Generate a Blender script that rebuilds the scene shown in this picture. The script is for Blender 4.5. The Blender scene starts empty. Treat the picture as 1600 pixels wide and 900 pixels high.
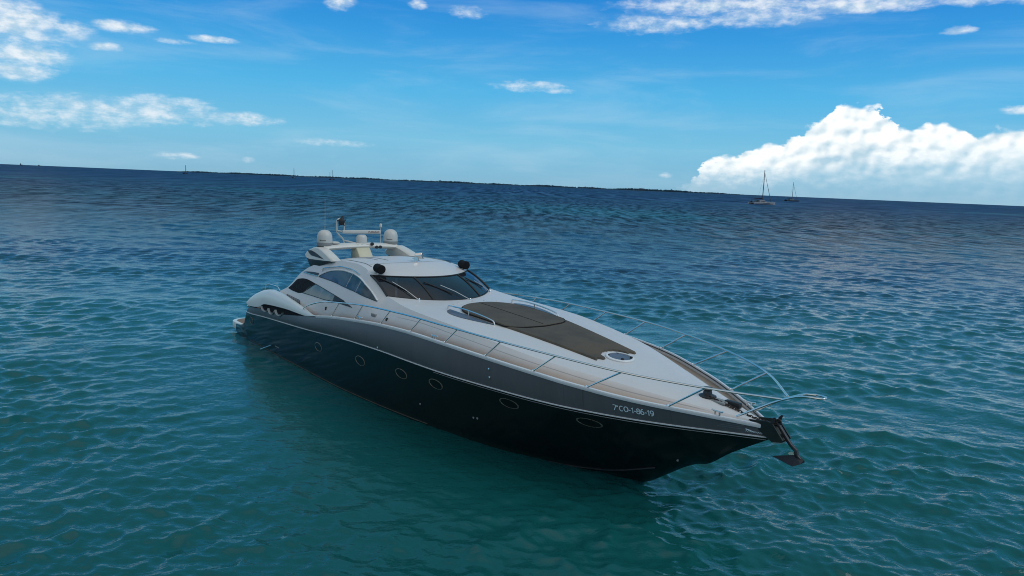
import bpy, bmesh, math, random
import numpy as np
from mathutils import Vector, Matrix
C = bpy.context.scene
R = math.radians
random.seed(5)
rng = np.random.default_rng(11)

SKY_STRETCH, SKY_SAT, SKY_HUE, SKY_TINT = 2.2, 1.25, .5, (1.0, 1.0, 1.0)
OV_LO, OV_HI, OV_COL = .15, .6, (6.8, 6.8, 6.7)
SEA_NEAR0, SEA_NEAR1 = (.004, .060, .061), (.007, .100, .100)
SEA_WEED0, SEA_WEED1 = (.008, .018, .050), (.007, .042, .074)
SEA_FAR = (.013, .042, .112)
SEA_SAND = (.009, .070, .108)
SEA_Y0, SEA_Y1 = 28.0, 60.0
SEA_BUMP, WAVE = .8, .062
# ---------------------------------------------------------------- camera
CAM_H = 6.6728
cd = bpy.data.cameras.new('camera'); cam = bpy.data.objects.new('camera', cd); C.collection.objects.link(cam)
cd.sensor_width = 36.0; cd.lens = 36.0*1118.9/1600.0
cd.clip_start = .1; cd.clip_end = 90000
PITCH = R(8.1813); ROLL = R(2.3621)
fw = Vector((0, math.cos(PITCH), -math.sin(PITCH))); rt = Vector((1, 0, 0)); up = Vector((0, math.sin(PITCH), math.cos(PITCH)))
rt2 = math.cos(ROLL)*rt + math.sin(ROLL)*up; up2 = -math.sin(ROLL)*rt + math.cos(ROLL)*up
mw = Matrix((rt2, up2, -fw)).transposed().to_4x4(); mw.translation = (0, 0, CAM_H)
cam.matrix_world = mw
C.camera = cam
C.render.resolution_x = 1024; C.render.resolution_y = 576
C.view_settings.view_transform = 'Standard'; C.view_settings.look = 'None'
C.view_settings.gamma = 1.0; C.view_settings.use_curve_mapping = False
C.view_settings.exposure = 0.0
C.cycles.max_bounces = 6; C.cycles.use_denoising = True; C.cycles.filter_width = 1.0

# ---------------------------------------------------------------- sun
SUN_EL, SUN_AZ = R(44), R(106)          # azimuth measured from +Y (into the picture) to +X
sd = bpy.data.lights.new('sun', 'SUN'); sun = bpy.data.objects.new('sun', sd); C.collection.objects.link(sun)
sd.energy = 1.2; sd.angle = R(45); sd.color = (1.0, .955, .90)
sdir = Vector((math.sin(SUN_AZ)*math.cos(SUN_EL), math.cos(SUN_AZ)*math.cos(SUN_EL), math.sin(SUN_EL)))
sun.rotation_euler = sdir.to_track_quat('Z', 'Y').to_euler()

# ---------------------------------------------------------------- world: sky and clouds
class NT:
    """small helper to write node trees"""
    def __init__(s, tree): s.t = tree; s.n = tree.nodes; s.l = tree.links
    def put(s, sock, v):
        if hasattr(v, 'is_output'): s.l.new(v, sock)
        elif isinstance(v, (int, float)) and hasattr(sock.default_value, '__len__'): sock.default_value = [v]*len(sock.default_value)
        else: sock.default_value = v
    def m(s, op, a, b=0.0, c=0.0, clamp=False):
        d = s.n.new('ShaderNodeMath'); d.operation = op; d.use_clamp = clamp
        for i, v in enumerate((a, b, c)): s.put(d.inputs[i], v)
        return d.outputs[0]
    def vm(s, op, a, b=(0, 0, 0)):
        d = s.n.new('ShaderNodeVectorMath'); d.operation = op
        s.put(d.inputs[0], a); s.put(d.inputs[1], b)
        return d.outputs[0]
    def sep(s, v):
        d = s.n.new('ShaderNodeSeparateXYZ'); s.put(d.inputs[0], v); return d.outputs
    def com(s, x, y, z=0.0):
        d = s.n.new('ShaderNodeCombineXYZ')
        for i, v in enumerate((x, y, z)): s.put(d.inputs[i], v)
        return d.outputs[0]
    def noise(s, v, scale=1.0, detail=4.0, rough=.5, dist=0.0, dim='3D'):
        d = s.n.new('ShaderNodeTexNoise'); d.noise_dimensions = dim
        s.put(d.inputs['Vector'], v); d.inputs['Scale'].default_value = scale; d.inputs['Detail'].default_value = detail
        d.inputs['Roughness'].default_value = rough; d.inputs['Distortion'].default_value = dist
        return d.outputs[0]
    def ss(s, v, a, b, lo=0.0, hi=1.0):
        d = s.n.new('ShaderNodeMapRange'); d.interpolation_type = 'SMOOTHSTEP'
        for i, q in enumerate((v, a, b, lo, hi)): s.put(d.inputs[i], q)
        return d.outputs[0]
    def ramp(s, v, stops, interp='LINEAR'):
        d = s.n.new('ShaderNodeValToRGB'); s.put(d.inputs[0], v); e = d.color_ramp; e.interpolation = interp
        while len(e.elements) < len(stops): e.elements.new(.5)
        for q, (p, c) in zip(e.elements, stops):
            q.position = p; q.color = (c, c, c, 1) if isinstance(c, (int, float)) else (*c, 1)
        return d.outputs[0]
    def mix(s, f, a, b, typ='MIX'):
        d = s.n.new('ShaderNodeMix'); d.data_type = 'RGBA'; d.blend_type = typ
        s.put(d.inputs[0], f)
        for i, v in ((6, a), (7, b)):
            if isinstance(v, tuple): v = (*v, 1.0)[:4]
            s.put(d.inputs[i], v)
        return d.outputs[2]

W = bpy.data.worlds.new('World'); C.world = W; W.use_nodes = True
w = NT(W.node_tree); w.n.clear()
gen = w.n.new('ShaderNodeTexCoord').outputs['Generated']
nv = w.vm('NORMALIZE', gen)
dx, dy, dz = w.sep(nv)
az = w.m('MULTIPLY', w.m('ARCTAN2', dx, dy), 180/math.pi)
el = w.m('MULTIPLY', w.m('ARCSINE', dz), 180/math.pi)
# clear sky, sampled a little higher up so that it deepens quickly above the horizon, as in the photograph
sky = w.n.new('ShaderNodeTexSky'); sky.sky_type = 'NISHITA'; sky.sun_disc = False
sky.sun_elevation = SUN_EL; sky.sun_rotation = SUN_AZ
sky.ozone_density = 3.0; sky.dust_density = .6; sky.air_density = 1.0
w.put(sky.inputs[0], w.vm('NORMALIZE', w.com(dx, dy, w.m('ADD', w.m('MULTIPLY', w.m('MAXIMUM', dz, 0.0), SKY_STRETCH), .035))))
hs = w.n.new('ShaderNodeHueSaturation'); w.put(hs.inputs['Color'], sky.outputs[0])
hs.inputs['Saturation'].default_value = SKY_SAT; hs.inputs['Hue'].default_value = SKY_HUE
grade = w.ramp(w.m('DIVIDE', el, 90.0), [(0.0, (.215, .470, .665)), (.035, (.205, .555, .775)), (.078, (.095, .490, .835)), (.122, (.042, .350, .785)), (.156, (.020, .258, .725)), (.19, (.035, .330, .68)), (.25, (.075, .375, .63)), (.45, (.11, .34, .53)), (1.0, (.10, .26, .44))])
col = w.mix(.90, hs.outputs[0], w.vm('SCALE', grade))
[n_ for n_ in w.n if n_.bl_idname == 'ShaderNodeVectorMath' and n_.operation == 'SCALE'][-1].inputs['Scale'].default_value = 10.0
col = w.mix(1.0, col, SKY_TINT, 'MULTIPLY')
# faint high veil, so that the blue is not one smooth gradient
veil = w.noise(w.com(w.m('MULTIPLY', az, .075), w.m('MULTIPLY', el, .42), 9.1), 1.0, 7.0, .6, .4)
col = w.mix(w.m('MULTIPLY', w.m('MULTIPLY', w.ss(veil, .42, .78), w.ss(el, 30.0, 14.0)), .20), col, (6.4, 7.9, 9.0))
# cloud blobs: azimuth, elevation, half-widths, weight
blobs = [(-34.6, 8.9, 3.5, 1.8, 1.15), (-33.6, 7.0, 2.8, 1.2, 1.0), (-34.4, 5.9, 2.6, .8, 1.0), (-31.2, 8.7, 2.0, 1.0, .75),
         (-28.3, 9.45, 2.4, .55, 1.0), (-29.4, 8.05, 1.3, .4, .95), (-22.7, 9.3, 2.2, .3, .95), (-25.2, 8.9, 1.6, .25, .6),
         (-13.8, 12.7, 1.5, .75, .95), (-8.0, 13.0, .9, .4, .75), (-4.4, 12.7, 1.8, .6, .6), (.6, 7.6, 3.6, .55, .72), (3.0, 7.3, 1.6, .3, .7),
         (30.2, 11.2, 1.2, .4, .9), (34.4, 6.1, 2.2, .35, .8), (15, 13.5, 9, 1.1, .95), (10.2, 12.3, 5.5, .9, .78), (17.5, 12.6, 5.5, .8, .8), (24, 13.2, 7, .8, .95), (34, 13.4, 9, 1.0, 1.0),
         (-34, 3.4, 8.5, 1.2, .70), (-28, 4.0, 7.5, 1.2, .80), (-25.2, 4.6, 3.4, .85, .80), (-21.8, 4.0, 5.0, .6, .75), (-25.3, 1.1, 1.9, .32, .62), (-14, 2.6, 4, .35, .5), (-20.3, 1.0, .6, .3, .5), (11.6, 1.2, .7, .35, .65), (-60, 7, 14, 2.5, 1.0), (70, 8, 20, 3, 1.0)]
wisp = w.noise(w.com(w.m('MULTIPLY', az, .42), w.m('MULTIPLY', el, 1.5)), 1.0, 7.0, .62, .3)
puff = w.noise(w.com(w.m('MULTIPLY', az, 1.1), w.m('MULTIPLY', el, 1.9), 3.3), 1.0, 6.0, .55)
acc = None
for a0, e0, ra, re, wt in blobs:
    q = w.m('ADD', w.m('POWER', w.m('ABSOLUTE', w.m('DIVIDE', w.m('SUBTRACT', az, a0), ra)), 2.0), w.m('POWER', w.m('ABSOLUTE', w.m('DIVIDE', w.m('SUBTRACT', el, e0), re)), 2.0))
    f = w.m('MULTIPLY', w.m('SUBTRACT', 1.0, q), wt)
    acc = f if acc is None else w.m('SMOOTH_MAX', acc, f, .15)
dens = w.m('ADD', w.m('ADD', w.m('MAXIMUM', acc, -1.2), -.30), w.m('MULTIPLY', w.m('ADD', wisp, w.m('ADD', w.m('MULTIPLY', puff, .55), -.775)), 1.6))
cmask = w.m('MULTIPLY', w.ss(dens, -.22, 1.05), .92)
wcol = w.mix(w.ss(puff, .35, .65), (5.6, 7.2, 8.3), (8.8, 9.3, 9.7))
col = w.mix(cmask, col, wcol)
# towering cumulus bank on the right
top = [(-40, 0), (12.0, 0.0), (13.1, .8), (13.9, 1.7), (14.8, 2.7), (16.6, 3.0), (17.8, 3.7), (19.4, 3.9), (20.6, 4.5), (21.3, 5.3), (22.4, 5.75), (23.0, 6.35), (23.8, 6.8), (25.2, 6.85), (26.3, 6.45), (26.7, 5.6), (27.3, 4.95), (29.1, 5.3), (31, 5.25), (32.2, 4.95), (34.5, 5.3), (38, 6.2), (44, 5.0), (55, 3.0), (70, 0)]
tm = w.n.new('ShaderNodeFloatCurve')
cv = tm.mapping.curves[0]
P = [((a+40)/110.0, e/10.0) for a, e in top]
while len(cv.points) < len(P): cv.points.new(.5, .5)
for p_, q in zip(cv.points, P): p_.location = q; p_.handle_type = 'VECTOR'
tm.mapping.update()
azw = w.m('ADD', az, w.m('MULTIPLY', w.m('ADD', puff, -.5), 2.6))
w.put(tm.inputs['Value'], w.m('DIVIDE', w.m('ADD', azw, 40.0), 110.0))
topel = w.m('MULTIPLY', tm.outputs[0], 10.0)
def billow(oa, oe):
    v = w.com(w.m('ADD', w.m('MULTIPLY', az, .95), oa), w.m('ADD', w.m('MULTIPLY', el, 1.15), oe), 7.7)
    warp = w.n.new('ShaderNodeTexVoronoi'); warp.feature = 'SMOOTH_F1'; warp.voronoi_dimensions = '2D'
    warp.inputs['Scale'].default_value = .72; warp.inputs['Detail'].default_value = 1.5; warp.inputs['Roughness'].default_value = .34
    warp.inputs['Smoothness'].default_value = .8
    nz = w.n.new('ShaderNodeTexNoise'); nz.inputs['Scale'].default_value = 1.1; nz.inputs['Detail'].default_value = 5
    w.put(nz.inputs['Vector'], v)
    w.put(warp.inputs['Vector'], w.vm('ADD', v, w.vm('SCALE', w.vm('SUBTRACT', nz.outputs['Color'], (.5, .5, .5)))))
    warp_in = [l for l in w.t.links if l.to_socket == warp.inputs['Vector']][0].from_node
    warp_in.inputs[1].links[0].from_node.inputs['Scale'].default_value = .5
    return w.m('SUBTRACT', .75, warp.outputs['Distance']), nz.outputs[0]
b0, n0 = billow(0, 0)
b1, n1 = billow(.28, -.30)            # a step away from the sun: the difference shades the billows
cd_ = w.m('ADD', w.m('SUBTRACT', topel, el), w.m('MULTIPLY', w.m('ADD', w.m('MINIMUM', b0, .54), -.38), .85))
cmk = w.m('MULTIPLY', w.ss(cd_, -.03, .30), w.ss(topel, .3, 1.2))
low = w.ss(w.m('ADD', el, w.m('MULTIPLY', w.m('ADD', puff, -.5), 2.4)), .3, w.ss(az, 16.0, 34.0, 2.6, 4.8))
cmk = w.m('MULTIPLY', cmk, w.m('ADD', w.m('MULTIPLY', low, .83), .15))
depth_in = w.ss(w.m('SUBTRACT', topel, el), .8, 4.6)
shade = w.m('ADD', w.m('ADD', .93, w.m('MULTIPLY', w.m('SUBTRACT', b0, b1), w.ss(el, .6, 3.2, .5, 1.7))), w.m('MULTIPLY', depth_in, -.62), clamp=True)
ccol = w.mix(shade, (4.9, 6.8, 8.0), (10.6, 10.8, 10.7))
col = w.mix(cmk, col, ccol)
# bright cloud added out of view, overhead and behind the camera, as neutral fill
ov = w.noise(w.com(w.m('DIVIDE', dx, w.m('ADD', w.m('MAXIMUM', dz, 0.0), .15)), w.m('DIVIDE', dy, w.m('ADD', w.m('MAXIMUM', dz, 0.0), .15))), .7, 5.0, .55)
om = w.m('MULTIPLY', w.ss(w.m('ADD', el, w.m('ADD', w.m('MULTIPLY', dy, -38.0), w.m('MULTIPLY', dx, -25.0))), 26.0, 80.0), w.ss(ov, OV_LO, OV_HI, .35, 1.0))
col = w.mix(om, col, OV_COL)
bg = w.n.new('ShaderNodeBackground'); w.put(bg.inputs[0], col); bg.inputs[1].default_value = .1
wo = w.n.new('ShaderNodeOutputWorld'); w.l.new(bg.outputs[0], wo.inputs[0])
# ---------------------------------------------------------------- materials
def new_mat(name):
    m = bpy.data.materials.new(name); m.use_nodes = True
    t = NT(m.node_tree); b = t.n['Principled BSDF']
    return m, t, b
def simple(name, col, rough=.5, metal=0.0, coat=0.0, var=.06, vscale=3.0, bump=0.0):
    """paint or metal with a little uneven colour and gloss"""
    m, t, b = new_mat(name)
    oc = t.n.new('ShaderNodeTexCoord').outputs['Object']
    n = t.noise(oc, vscale, 5.0, .6)
    lo = tuple(max(0, c*(1-var*2)) for c in col); hi = tuple(c*(1+var) for c in col)
    t.put(b.inputs['Base Color'], t.mix(n, lo, hi))
    t.put(b.inputs['Roughness'], t.ss(n, .3, .7, rough*.85, min(1, rough*1.2))); b.inputs['Specular IOR Level'].default_value = .5 if rough < .7 else .15
    b.inputs['Metallic'].default_value = metal; b.inputs['Coat Weight'].default_value = coat
    if bump:
        bp_ = t.n.new('ShaderNodeBump'); bp_.inputs['Strength'].default_value = bump; bp_.inputs['Distance'].default_value = .01
        t.put(bp_.inputs['Height'], t.noise(oc, vscale*12, 3.0)); t.l.new(bp_.outputs[0], b.inputs['Normal'])
    return m
M = {}
M['white'] = simple('white_gelcoat', (.66, .675, .65), .32, coat=.2, var=.05, vscale=.8)
M['cream'] = simple('aged_cream_plastic', (.60, .595, .55), .4, var=.07)
M['dome'] = simple('radome_plastic', (.50, .50, .47), .42, var=.05)
M['yellowed'] = simple('yellowed_gelcoat', (.50, .47, .34), .45)
M['grey'] = simple('grey_plastic', (.22, .23, .23), .5)
M['black'] = simple('black_canvas', (.012, .012, .014), .75, var=.2, vscale=9, bump=.3)
M['rubber'] = simple('black_rubber', (.015, .015, .016), .5)
M['steel'] = simple('stainless_steel', (.74, .71, .68), .20, metal=1.0)
M['alu'] = simple('white_painted_metal', (.68, .69, .69), .35)
M['railpaint'] = simple('pale_rail_strip', (.62, .62, .62), .3, coat=.3)
M['darksteel'] = simple('weathered_dark_steel', (.035, .037, .042), .45, metal=.3, var=.3, vscale=9)
M['rust'] = simple('chain_steel', (.06, .05, .045), .6, metal=.5, var=.4, vscale=20)
M['letter'] = simple('pale_lettering', (.72, .80, .84), .5)
M['teak'] = simple('weathered_teak', (.23, .17, .13), .7, var=.2, vscale=6)
M['interior'] = simple('dark_trim_interior', (.018, .022, .030), .7)
M['seat'] = simple('pale_seat_leather', (.34, .35, .38), .6)
M['redmark'] = simple('maroon_lettering', (.17, .05, .05), .5)
M['navlight'] = simple('black_lamp_housing', (.01, .01, .012), .4)

# dark glossy hull paint with faint grime and old scuffs
def hull_mat():
    m, t, b = new_mat('dark_hull_paint')
    oc = t.n.new('ShaderNodeTexCoord').outputs['Object']
    x, y, z = t.sep(oc)
    st = t.noise(t.com(t.m('MULTIPLY', x, 7.0), t.m('MULTIPLY', y, 7.0), t.m('MULTIPLY', z, .5)), 1.0, 4.0, .6)
    n = t.noise(oc, .7, 4.0)
    c = t.mix(n, (.004, .0065, .0075), (.008, .011, .012))
    scum = t.m('MULTIPLY', t.ss(t.m('ADD', z, t.m('MULTIPLY', t.m('ADD', st, -.5), .12)), .20, .03), .5)
    c = t.mix(scum, c, (.03, .035, .028))
    t.put(b.inputs['Base Color'], c)
    t.put(b.inputs['Roughness'], t.ss(n, .3, .7, .10, .17)); b.inputs['Specular IOR Level'].default_value = .5
    return m
M['hull'] = hull_mat()
def band_mat():
    m, t, b = new_mat('weathered_grey_band')
    oc = t.n.new('ShaderNodeTexCoord').outputs['Object']
    x, y, z = t.sep(oc)
    st = t.noise(t.com(t.m('MULTIPLY', x, 6.0), t.m('MULTIPLY', y, 2.0), t.m('MULTIPLY', z, .55)), 1.0, 6.0, .65)
    runs = t.noise(t.com(t.m('MULTIPLY', x, 16.0), 0.0, t.m('MULTIPLY', z, .3)), 1.0, 3.0, .6)
    patch = t.noise(t.com(t.m('MULTIPLY', x, .8), 0.0, t.m('MULTIPLY', z, .8)), 1.0, 2.0)
    c = t.mix(st, (.082, .080, .086), (.122, .118, .126))
    rr = t.m('MULTIPLY', t.ss(runs, .60, .72), t.ss(patch, .5, .62))
    c = t.mix(t.m('MULTIPLY', rr, .55), c, (.022, .022, .028))
    t.put(b.inputs['Base Color'], c)
    t.put(b.inputs['Roughness'], t.ss(st, .3, .7, .30, .45)); b.inputs['Coat Weight'].default_value = .15
    return m
M['band'] = band_mat()
# deck moulding: white gelcoat, a tan tone along the foot of the coachroof fading upwards, one moulding joint. UV = (x, height above the side deck)
def deck_mat():
    m, t, b = new_mat('deck_gelcoat')
    uv = t.n.new('ShaderNodeUVMap').outputs[0]; u, v, _ = t.sep(uv)
    oc = t.n.new('ShaderNodeTexCoord').outputs['Object']
    n = t.noise(oc, .6, 5.0, .6); fine = t.noise(oc, 6.0, 5.0, .65)
    run = t.noise(t.com(t.m('MULTIPLY', u, 2.2), t.m('MULTIPLY', v, .8), 0.0), 1.0, 5.0, .6)
    c = t.mix(n, (.52, .51, .505), (.60, .585, .575))
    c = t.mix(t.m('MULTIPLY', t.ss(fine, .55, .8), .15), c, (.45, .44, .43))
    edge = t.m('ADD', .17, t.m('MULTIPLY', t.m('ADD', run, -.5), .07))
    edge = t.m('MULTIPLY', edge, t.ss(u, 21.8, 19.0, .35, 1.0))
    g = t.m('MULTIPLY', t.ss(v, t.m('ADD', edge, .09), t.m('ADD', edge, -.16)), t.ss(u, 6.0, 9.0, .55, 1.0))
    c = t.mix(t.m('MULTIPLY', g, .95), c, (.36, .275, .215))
    jl = t.ss(t.m('ABSOLUTE', t.m('SUBTRACT', v, t.ss(u, 12.0, 20.5, .30, .10))), .004, .009, 1.0, 0.0)
    jl = t.m('MULTIPLY', jl, t.m('MULTIPLY', t.ss(u, 11.4, 12.0), t.ss(u, 21.0, 20.5)))
    c = t.mix(t.m('MULTIPLY', jl, .6), c, (.18, .17, .16))
    t.put(b.inputs['Base Color'], c)
    t.put(b.inputs['Roughness'], t.ss(fine, .3, .7, .34, .48)); b.inputs['Coat Weight'].default_value = .1
    return m
M['deck'] = deck_mat()
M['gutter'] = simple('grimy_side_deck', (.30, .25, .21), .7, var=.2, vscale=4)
# tinted glass: a reflecting, dark, partly clear sheet
def glass_mat(name, tint, clear, body):
    m, t, b = new_mat(name)
    b.inputs['Base Color'].default_value = (*body, 1); b.inputs['Roughness'].default_value = .04
    b.inputs['Specular IOR Level'].default_value = 1.0
    tr = t.n.new('ShaderNodeBsdfTransparent'); tr.inputs[0].default_value = (*tint, 1)
    fr = t.n.new('ShaderNodeFresnel'); fr.inputs[0].default_value = 1.5
    mx = t.n.new('ShaderNodeMixShader')
    t.put(mx.inputs[0], t.m('MULTIPLY', t.m('SUBTRACT', 1.0, fr.outputs[0]), clear))
    t.l.new(b.outputs[0], mx.inputs[1]); t.l.new(tr.outputs[0], mx.inputs[2])
    t.l.new(mx.outputs[0], t.n['Material Output'].inputs[0])
    return m
M['windscreen'] = glass_mat('tinted_windscreen', (.30, .35, .42), .42, (.022, .027, .035))
def side_glass(name, c0, c1, rough=.05):
    m, t, b = new_mat(name)
    oc = t.n.new('ShaderNodeTexCoord').outputs['Object']
    n = t.noise(oc, 1.3, 3.0, .5, .6)
    t.put(b.inputs['Base Color'], t.mix(t.ss(n, .42, .6), c0, c1))
    b.inputs['Roughness'].default_value = rough; b.inputs['Specular IOR Level'].default_value = .5; b.inputs['IOR'].default_value = 1.5
    return m
M['sideglass'] = side_glass('side_glass', (.02, .024, .03), (.075, .085, .095), .06)  # cloud reflections put into the base colour as grey patches
M['greyglass'] = side_glass('sky_reflection_glass', (.10, .13, .125), (.16, .19, .18), .14)  # pale grey-green of a sky reflection put into the base colour
M['skyglass'] = side_glass('skylight_glass', (.075, .072, .085), (.11, .105, .125), .35)
M['portglass'] = side_glass('black_port_glass', (.003, .003, .004), (.004, .005, .006), .12)
M['plate'] = simple('dark_green_stemplate', (.012, .022, .02), .5, metal=.2, var=.3, vscale=8)
def fabric_mat():
    m, t, b = new_mat('brown_sunpad_mesh')
    oc = t.n.new('ShaderNodeTexCoord').outputs['Object']
    x, y, z = t.sep(oc)
    n = t.noise(oc, 1.1, 5.0, .65); f = t.noise(oc, 60.0, 2.0, .6)
    c = t.mix(t.ss(n, .35, .65), (.060, .051, .038), (.088, .073, .053))
    c = t.mix(t.m('MULTIPLY', t.ss(x, 16.0, 17.9), t.ss(n, .4, .62)), c, (.10, .072, .042))
    c = t.mix(t.m('MULTIPLY', f, .25), c, (.03, .028, .026))
    t.put(b.inputs['Base Color'], c); b.inputs['Roughness'].default_value = .85
    bp_ = t.n.new('ShaderNodeBump'); bp_.inputs['Strength'].default_value = .35; bp_.inputs['Distance'].default_value = .02
    t.put(bp_.inputs['Height'], t.m('ADD', t.m('MULTIPLY', n, 2.0), t.m('MULTIPLY', f, .3))); t.l.new(bp_.outputs[0], b.inputs['Normal'])
    return m
M['pad'] = fabric_mat()


M['porthole'] = simple('bronze_rim', (.20, .17, .13), .4, metal=.3)
M['scoop'] = simple('grey_intake_lip', (.30, .32, .32), .4)
M['scum'] = simple('waterline_scum', (.09, .085, .07), .7, var=.4, vscale=6)
M['anchor_steel'] = simple('galvanised_anchor', (.016, .018, .028), .55, metal=.0, var=.3, vscale=8)
M['boatwhite'] = simple('boat_white', (.36, .35, .36), .5)
M['navy'] = simple('navy_canvas', (.02, .025, .05), .7)
M['mastgrey'] = simple('mast_alloy', (.05, .06, .075), .5)
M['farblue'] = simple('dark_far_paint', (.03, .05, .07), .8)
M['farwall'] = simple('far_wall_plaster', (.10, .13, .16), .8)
M['islandhazed'] = simple('hazed_foliage', (.024, .060, .092), .9, var=.1, vscale=.02)  # foliage with the blue of distance haze put into its colour

# ---------------------------------------------------------------- curves of the yacht
def pc(xs, ys):
    xs = np.array(xs, float); ys = np.array(ys, float)
    h = np.diff(xs); d = np.diff(ys) / h
    m = np.zeros_like(ys); m[0] = d[0]; m[-1] = d[-1]
    for i in range(1, len(xs) - 1):
        if d[i-1] * d[i] > 0:
            w1 = 2*h[i] + h[i-1]; w2 = h[i] + 2*h[i-1]
            m[i] = (w1 + w2) / (w1/d[i-1] + w2/d[i])
    def f(x):
        x = np.clip(np.asarray(x, float), xs[0], xs[-1])
        i = np.clip(np.searchsorted(xs, x) - 1, 0, len(xs) - 2)
        t = (x - xs[i]) / h[i]
        return ((2*t**3-3*t**2+1)*ys[i] + (t**3-2*t**2+t)*h[i]*m[i]
                + (-2*t**3+3*t**2)*ys[i+1] + (t**3-t**2)*h[i]*m[i+1])
    return f
# plan and profile curves of the yacht (metres, x forward from the transom, z above the water)
ys = pc([0,.8,3,6,10,12,14,15,16,17,18,18.4,18.8,19.2,19.6,20,20.4,20.8,21.2,21.6,22],
        [2.56,2.62,2.69,2.72,2.74,2.73,2.66,2.6,2.5,2.36,2.14,2.01,1.86,1.70,1.52,1.31,1.07,.82,.56,.29,.03])
zs = pc([0,.8,2,3.9,4.7,6.4,7.5,8.1,10.1,11.6,13,14.7,16,17.5,18.4,19.2,20,20.8,21.6,22],
        [1.47,1.52,1.6,1.70,1.79,2.03,2.2,2.29,2.51,2.63,2.68,2.66,2.62,2.55,2.48,2.41,2.35,2.29,2.22,2.18])
yl = pc([0,1,6,10,12,14,15,16,17,18,18.8,19.6,20.4,21.2,22],
        [2.55,2.6,2.67,2.7,2.69,2.61,2.54,2.43,2.28,2.05,1.76,1.39,.94,.44,.0])
zl = pc([0,.6,3,6.1,10.1,12.3,13.5,16.7,18.25,20,21,22],
        [1.2,1.22,1.37,1.55,1.82,1.88,1.88,1.92,1.93,1.935,1.945,1.975])
yw = pc([0,4,8,10,12,14,15.5,17,18,19],[2.42,2.5,2.5,2.4,2.2,1.86,1.5,.9,.45,.02])
zk = pc([0,14,16,17.5,18.5,19,19.53,20.11,20.36,20.55,21.09,22],
        [-.7,-.7,-.6,-.38,-.16,0,.35,.76,.89,.95,1.36,1.97])
def hull_p(x):
    x = np.asarray(x, float)
    s0 = np.clip((0-zk(x))/(zl(x)-zk(x)), .02, .9)
    p = np.log(np.clip(yw(x)/yl(x), .02, .99))/np.log(s0)
    return np.where(x < 18.2, p, np.interp(x, [18.2, 19, 20.5, 22], [float(0), .78, .85, .95]) + np.where(x<19, (19-x)/.8*.72, 0))
def hull_y(x, z):
    s = np.clip((z-zk(x))/(zl(x)-zk(x)), 1e-4, 1)
    return yl(x)*s**hull_p(x)
def band_y(x, t):
    b = np.interp(x, [0,5,7,13,16,22],[.01,.03,.08,.07,.03,.0])
    return yl(x)+(ys(x)-yl(x))*t + b*np.sin(np.pi*np.clip(t,0,1)**.8)
UX=[2.4,2.8,3.2,3.6,4.4,5.1,6.2,7,8,8.7,9.3]
Uy1=pc(UX,[2.38,2.27,2.23,2.15,1.94,1.84,1.72,1.66,1.66,1.72,1.85]); Uz1=pc(UX,[2.0,2.22,2.42,2.6,3.25,3.56,3.80,3.92,3.94,3.88,3.73])
UX2=[10.45,11.3,12,13,14.4,15.75,17,18,19,20,21,21.6,21.95]
Uy2=pc(UX2,[1.93,2.03,2.09,2.12,2.1,2.0,1.82,1.52,1.13,.75,.36,.13,.03]); Uz2=pc(UX2,[3.24,3.15,3.1,3.06,3.0,2.88,2.75,2.64,2.52,2.40,2.30,2.25,2.22])
def Uy(x): return np.where(x<=9.3, Uy1(x), np.where(x<10.45, 1.85+.08*(x-9.3)/1.15, Uy2(x)))
def Uz(x): return np.where(x<=9.3, Uz1(x), np.where(x<10.45, 3.73-.49*(x-9.3)/1.15, Uz2(x)))
def By(x): return ys(x)-.27*np.clip(ys(x)/1.2,0,1)
def Bz(x): return zs(x)-.10
def sexp(x): return np.interp(x,[4,9.3,10.45,12,22],[1.6,1.6,1.35,1.15,1.1])
def side_y(x, z):
    v=np.clip((z-Bz(x))/(Uz(x)-Bz(x)),0,1)
    return By(x)+(Uy(x)-By(x))*v**sexp(x)

# ---------------------------------------------------------------- mesh helpers
def obj(name, vf, mat, parent=None, smooth=True, angle=40, uv=None):
    v, f = vf
    me = bpy.data.meshes.new(name); me.from_pydata([tuple(map(float, p)) for p in v], [], [tuple(int(i) for i in q) for q in f])
    me.validate(); me.update()
    if uv is not None:
        l = me.uv_layers.new(name='UVMap'); li = np.empty(len(me.loops), np.int32); me.loops.foreach_get('vertex_index', li)
        l.data.foreach_set('uv', np.asarray(uv, np.float32)[li].ravel())
    if smooth:
        me.polygons.foreach_set('use_smooth', [True]*len(me.polygons)); me.set_sharp_from_angle(angle=R(angle))
    me.materials.append(M[mat] if isinstance(mat, str) else mat)
    o = bpy.data.objects.new(name, me); C.collection.objects.link(o)
    if parent is not None: o.parent = parent
    return o
def thing(name, label, cat, loc=(0, 0, 0), rz=0, group=None):
    o = bpy.data.objects.new(name, None); C.collection.objects.link(o); o.location = loc; o.rotation_euler = (0, 0, rz)
    return tag(o, label, cat, group)
def tag(o, label, cat, group=None):
    o['label'] = label; o['category'] = cat
    if group: o['group'] = group
    return o
def join(*vfs):
    V, F = [], []
    for v, f in vfs:
        k = len(V); V += [tuple(p) for p in v]; F += [tuple(i+k for i in q) for q in f]
    return V, F
def grid(P, flip=False, closed=False):
    P = np.asarray(P, float); n, m = P.shape[:2]
    F = []
    for i in range(n-1):
        for j in range(m if closed else m-1):
            a, b, c, d = i*m+j, i*m+(j+1) % m, (i+1)*m+(j+1) % m, (i+1)*m+j
            F.append((a, d, c, b) if flip else (a, b, c, d))
    return [tuple(p) for p in P.reshape(-1, 3)], F
def mirror(vf): return [(x, -y, z) for x, y, z in vf[0]], [q[::-1] for q in vf[1]]
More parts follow.
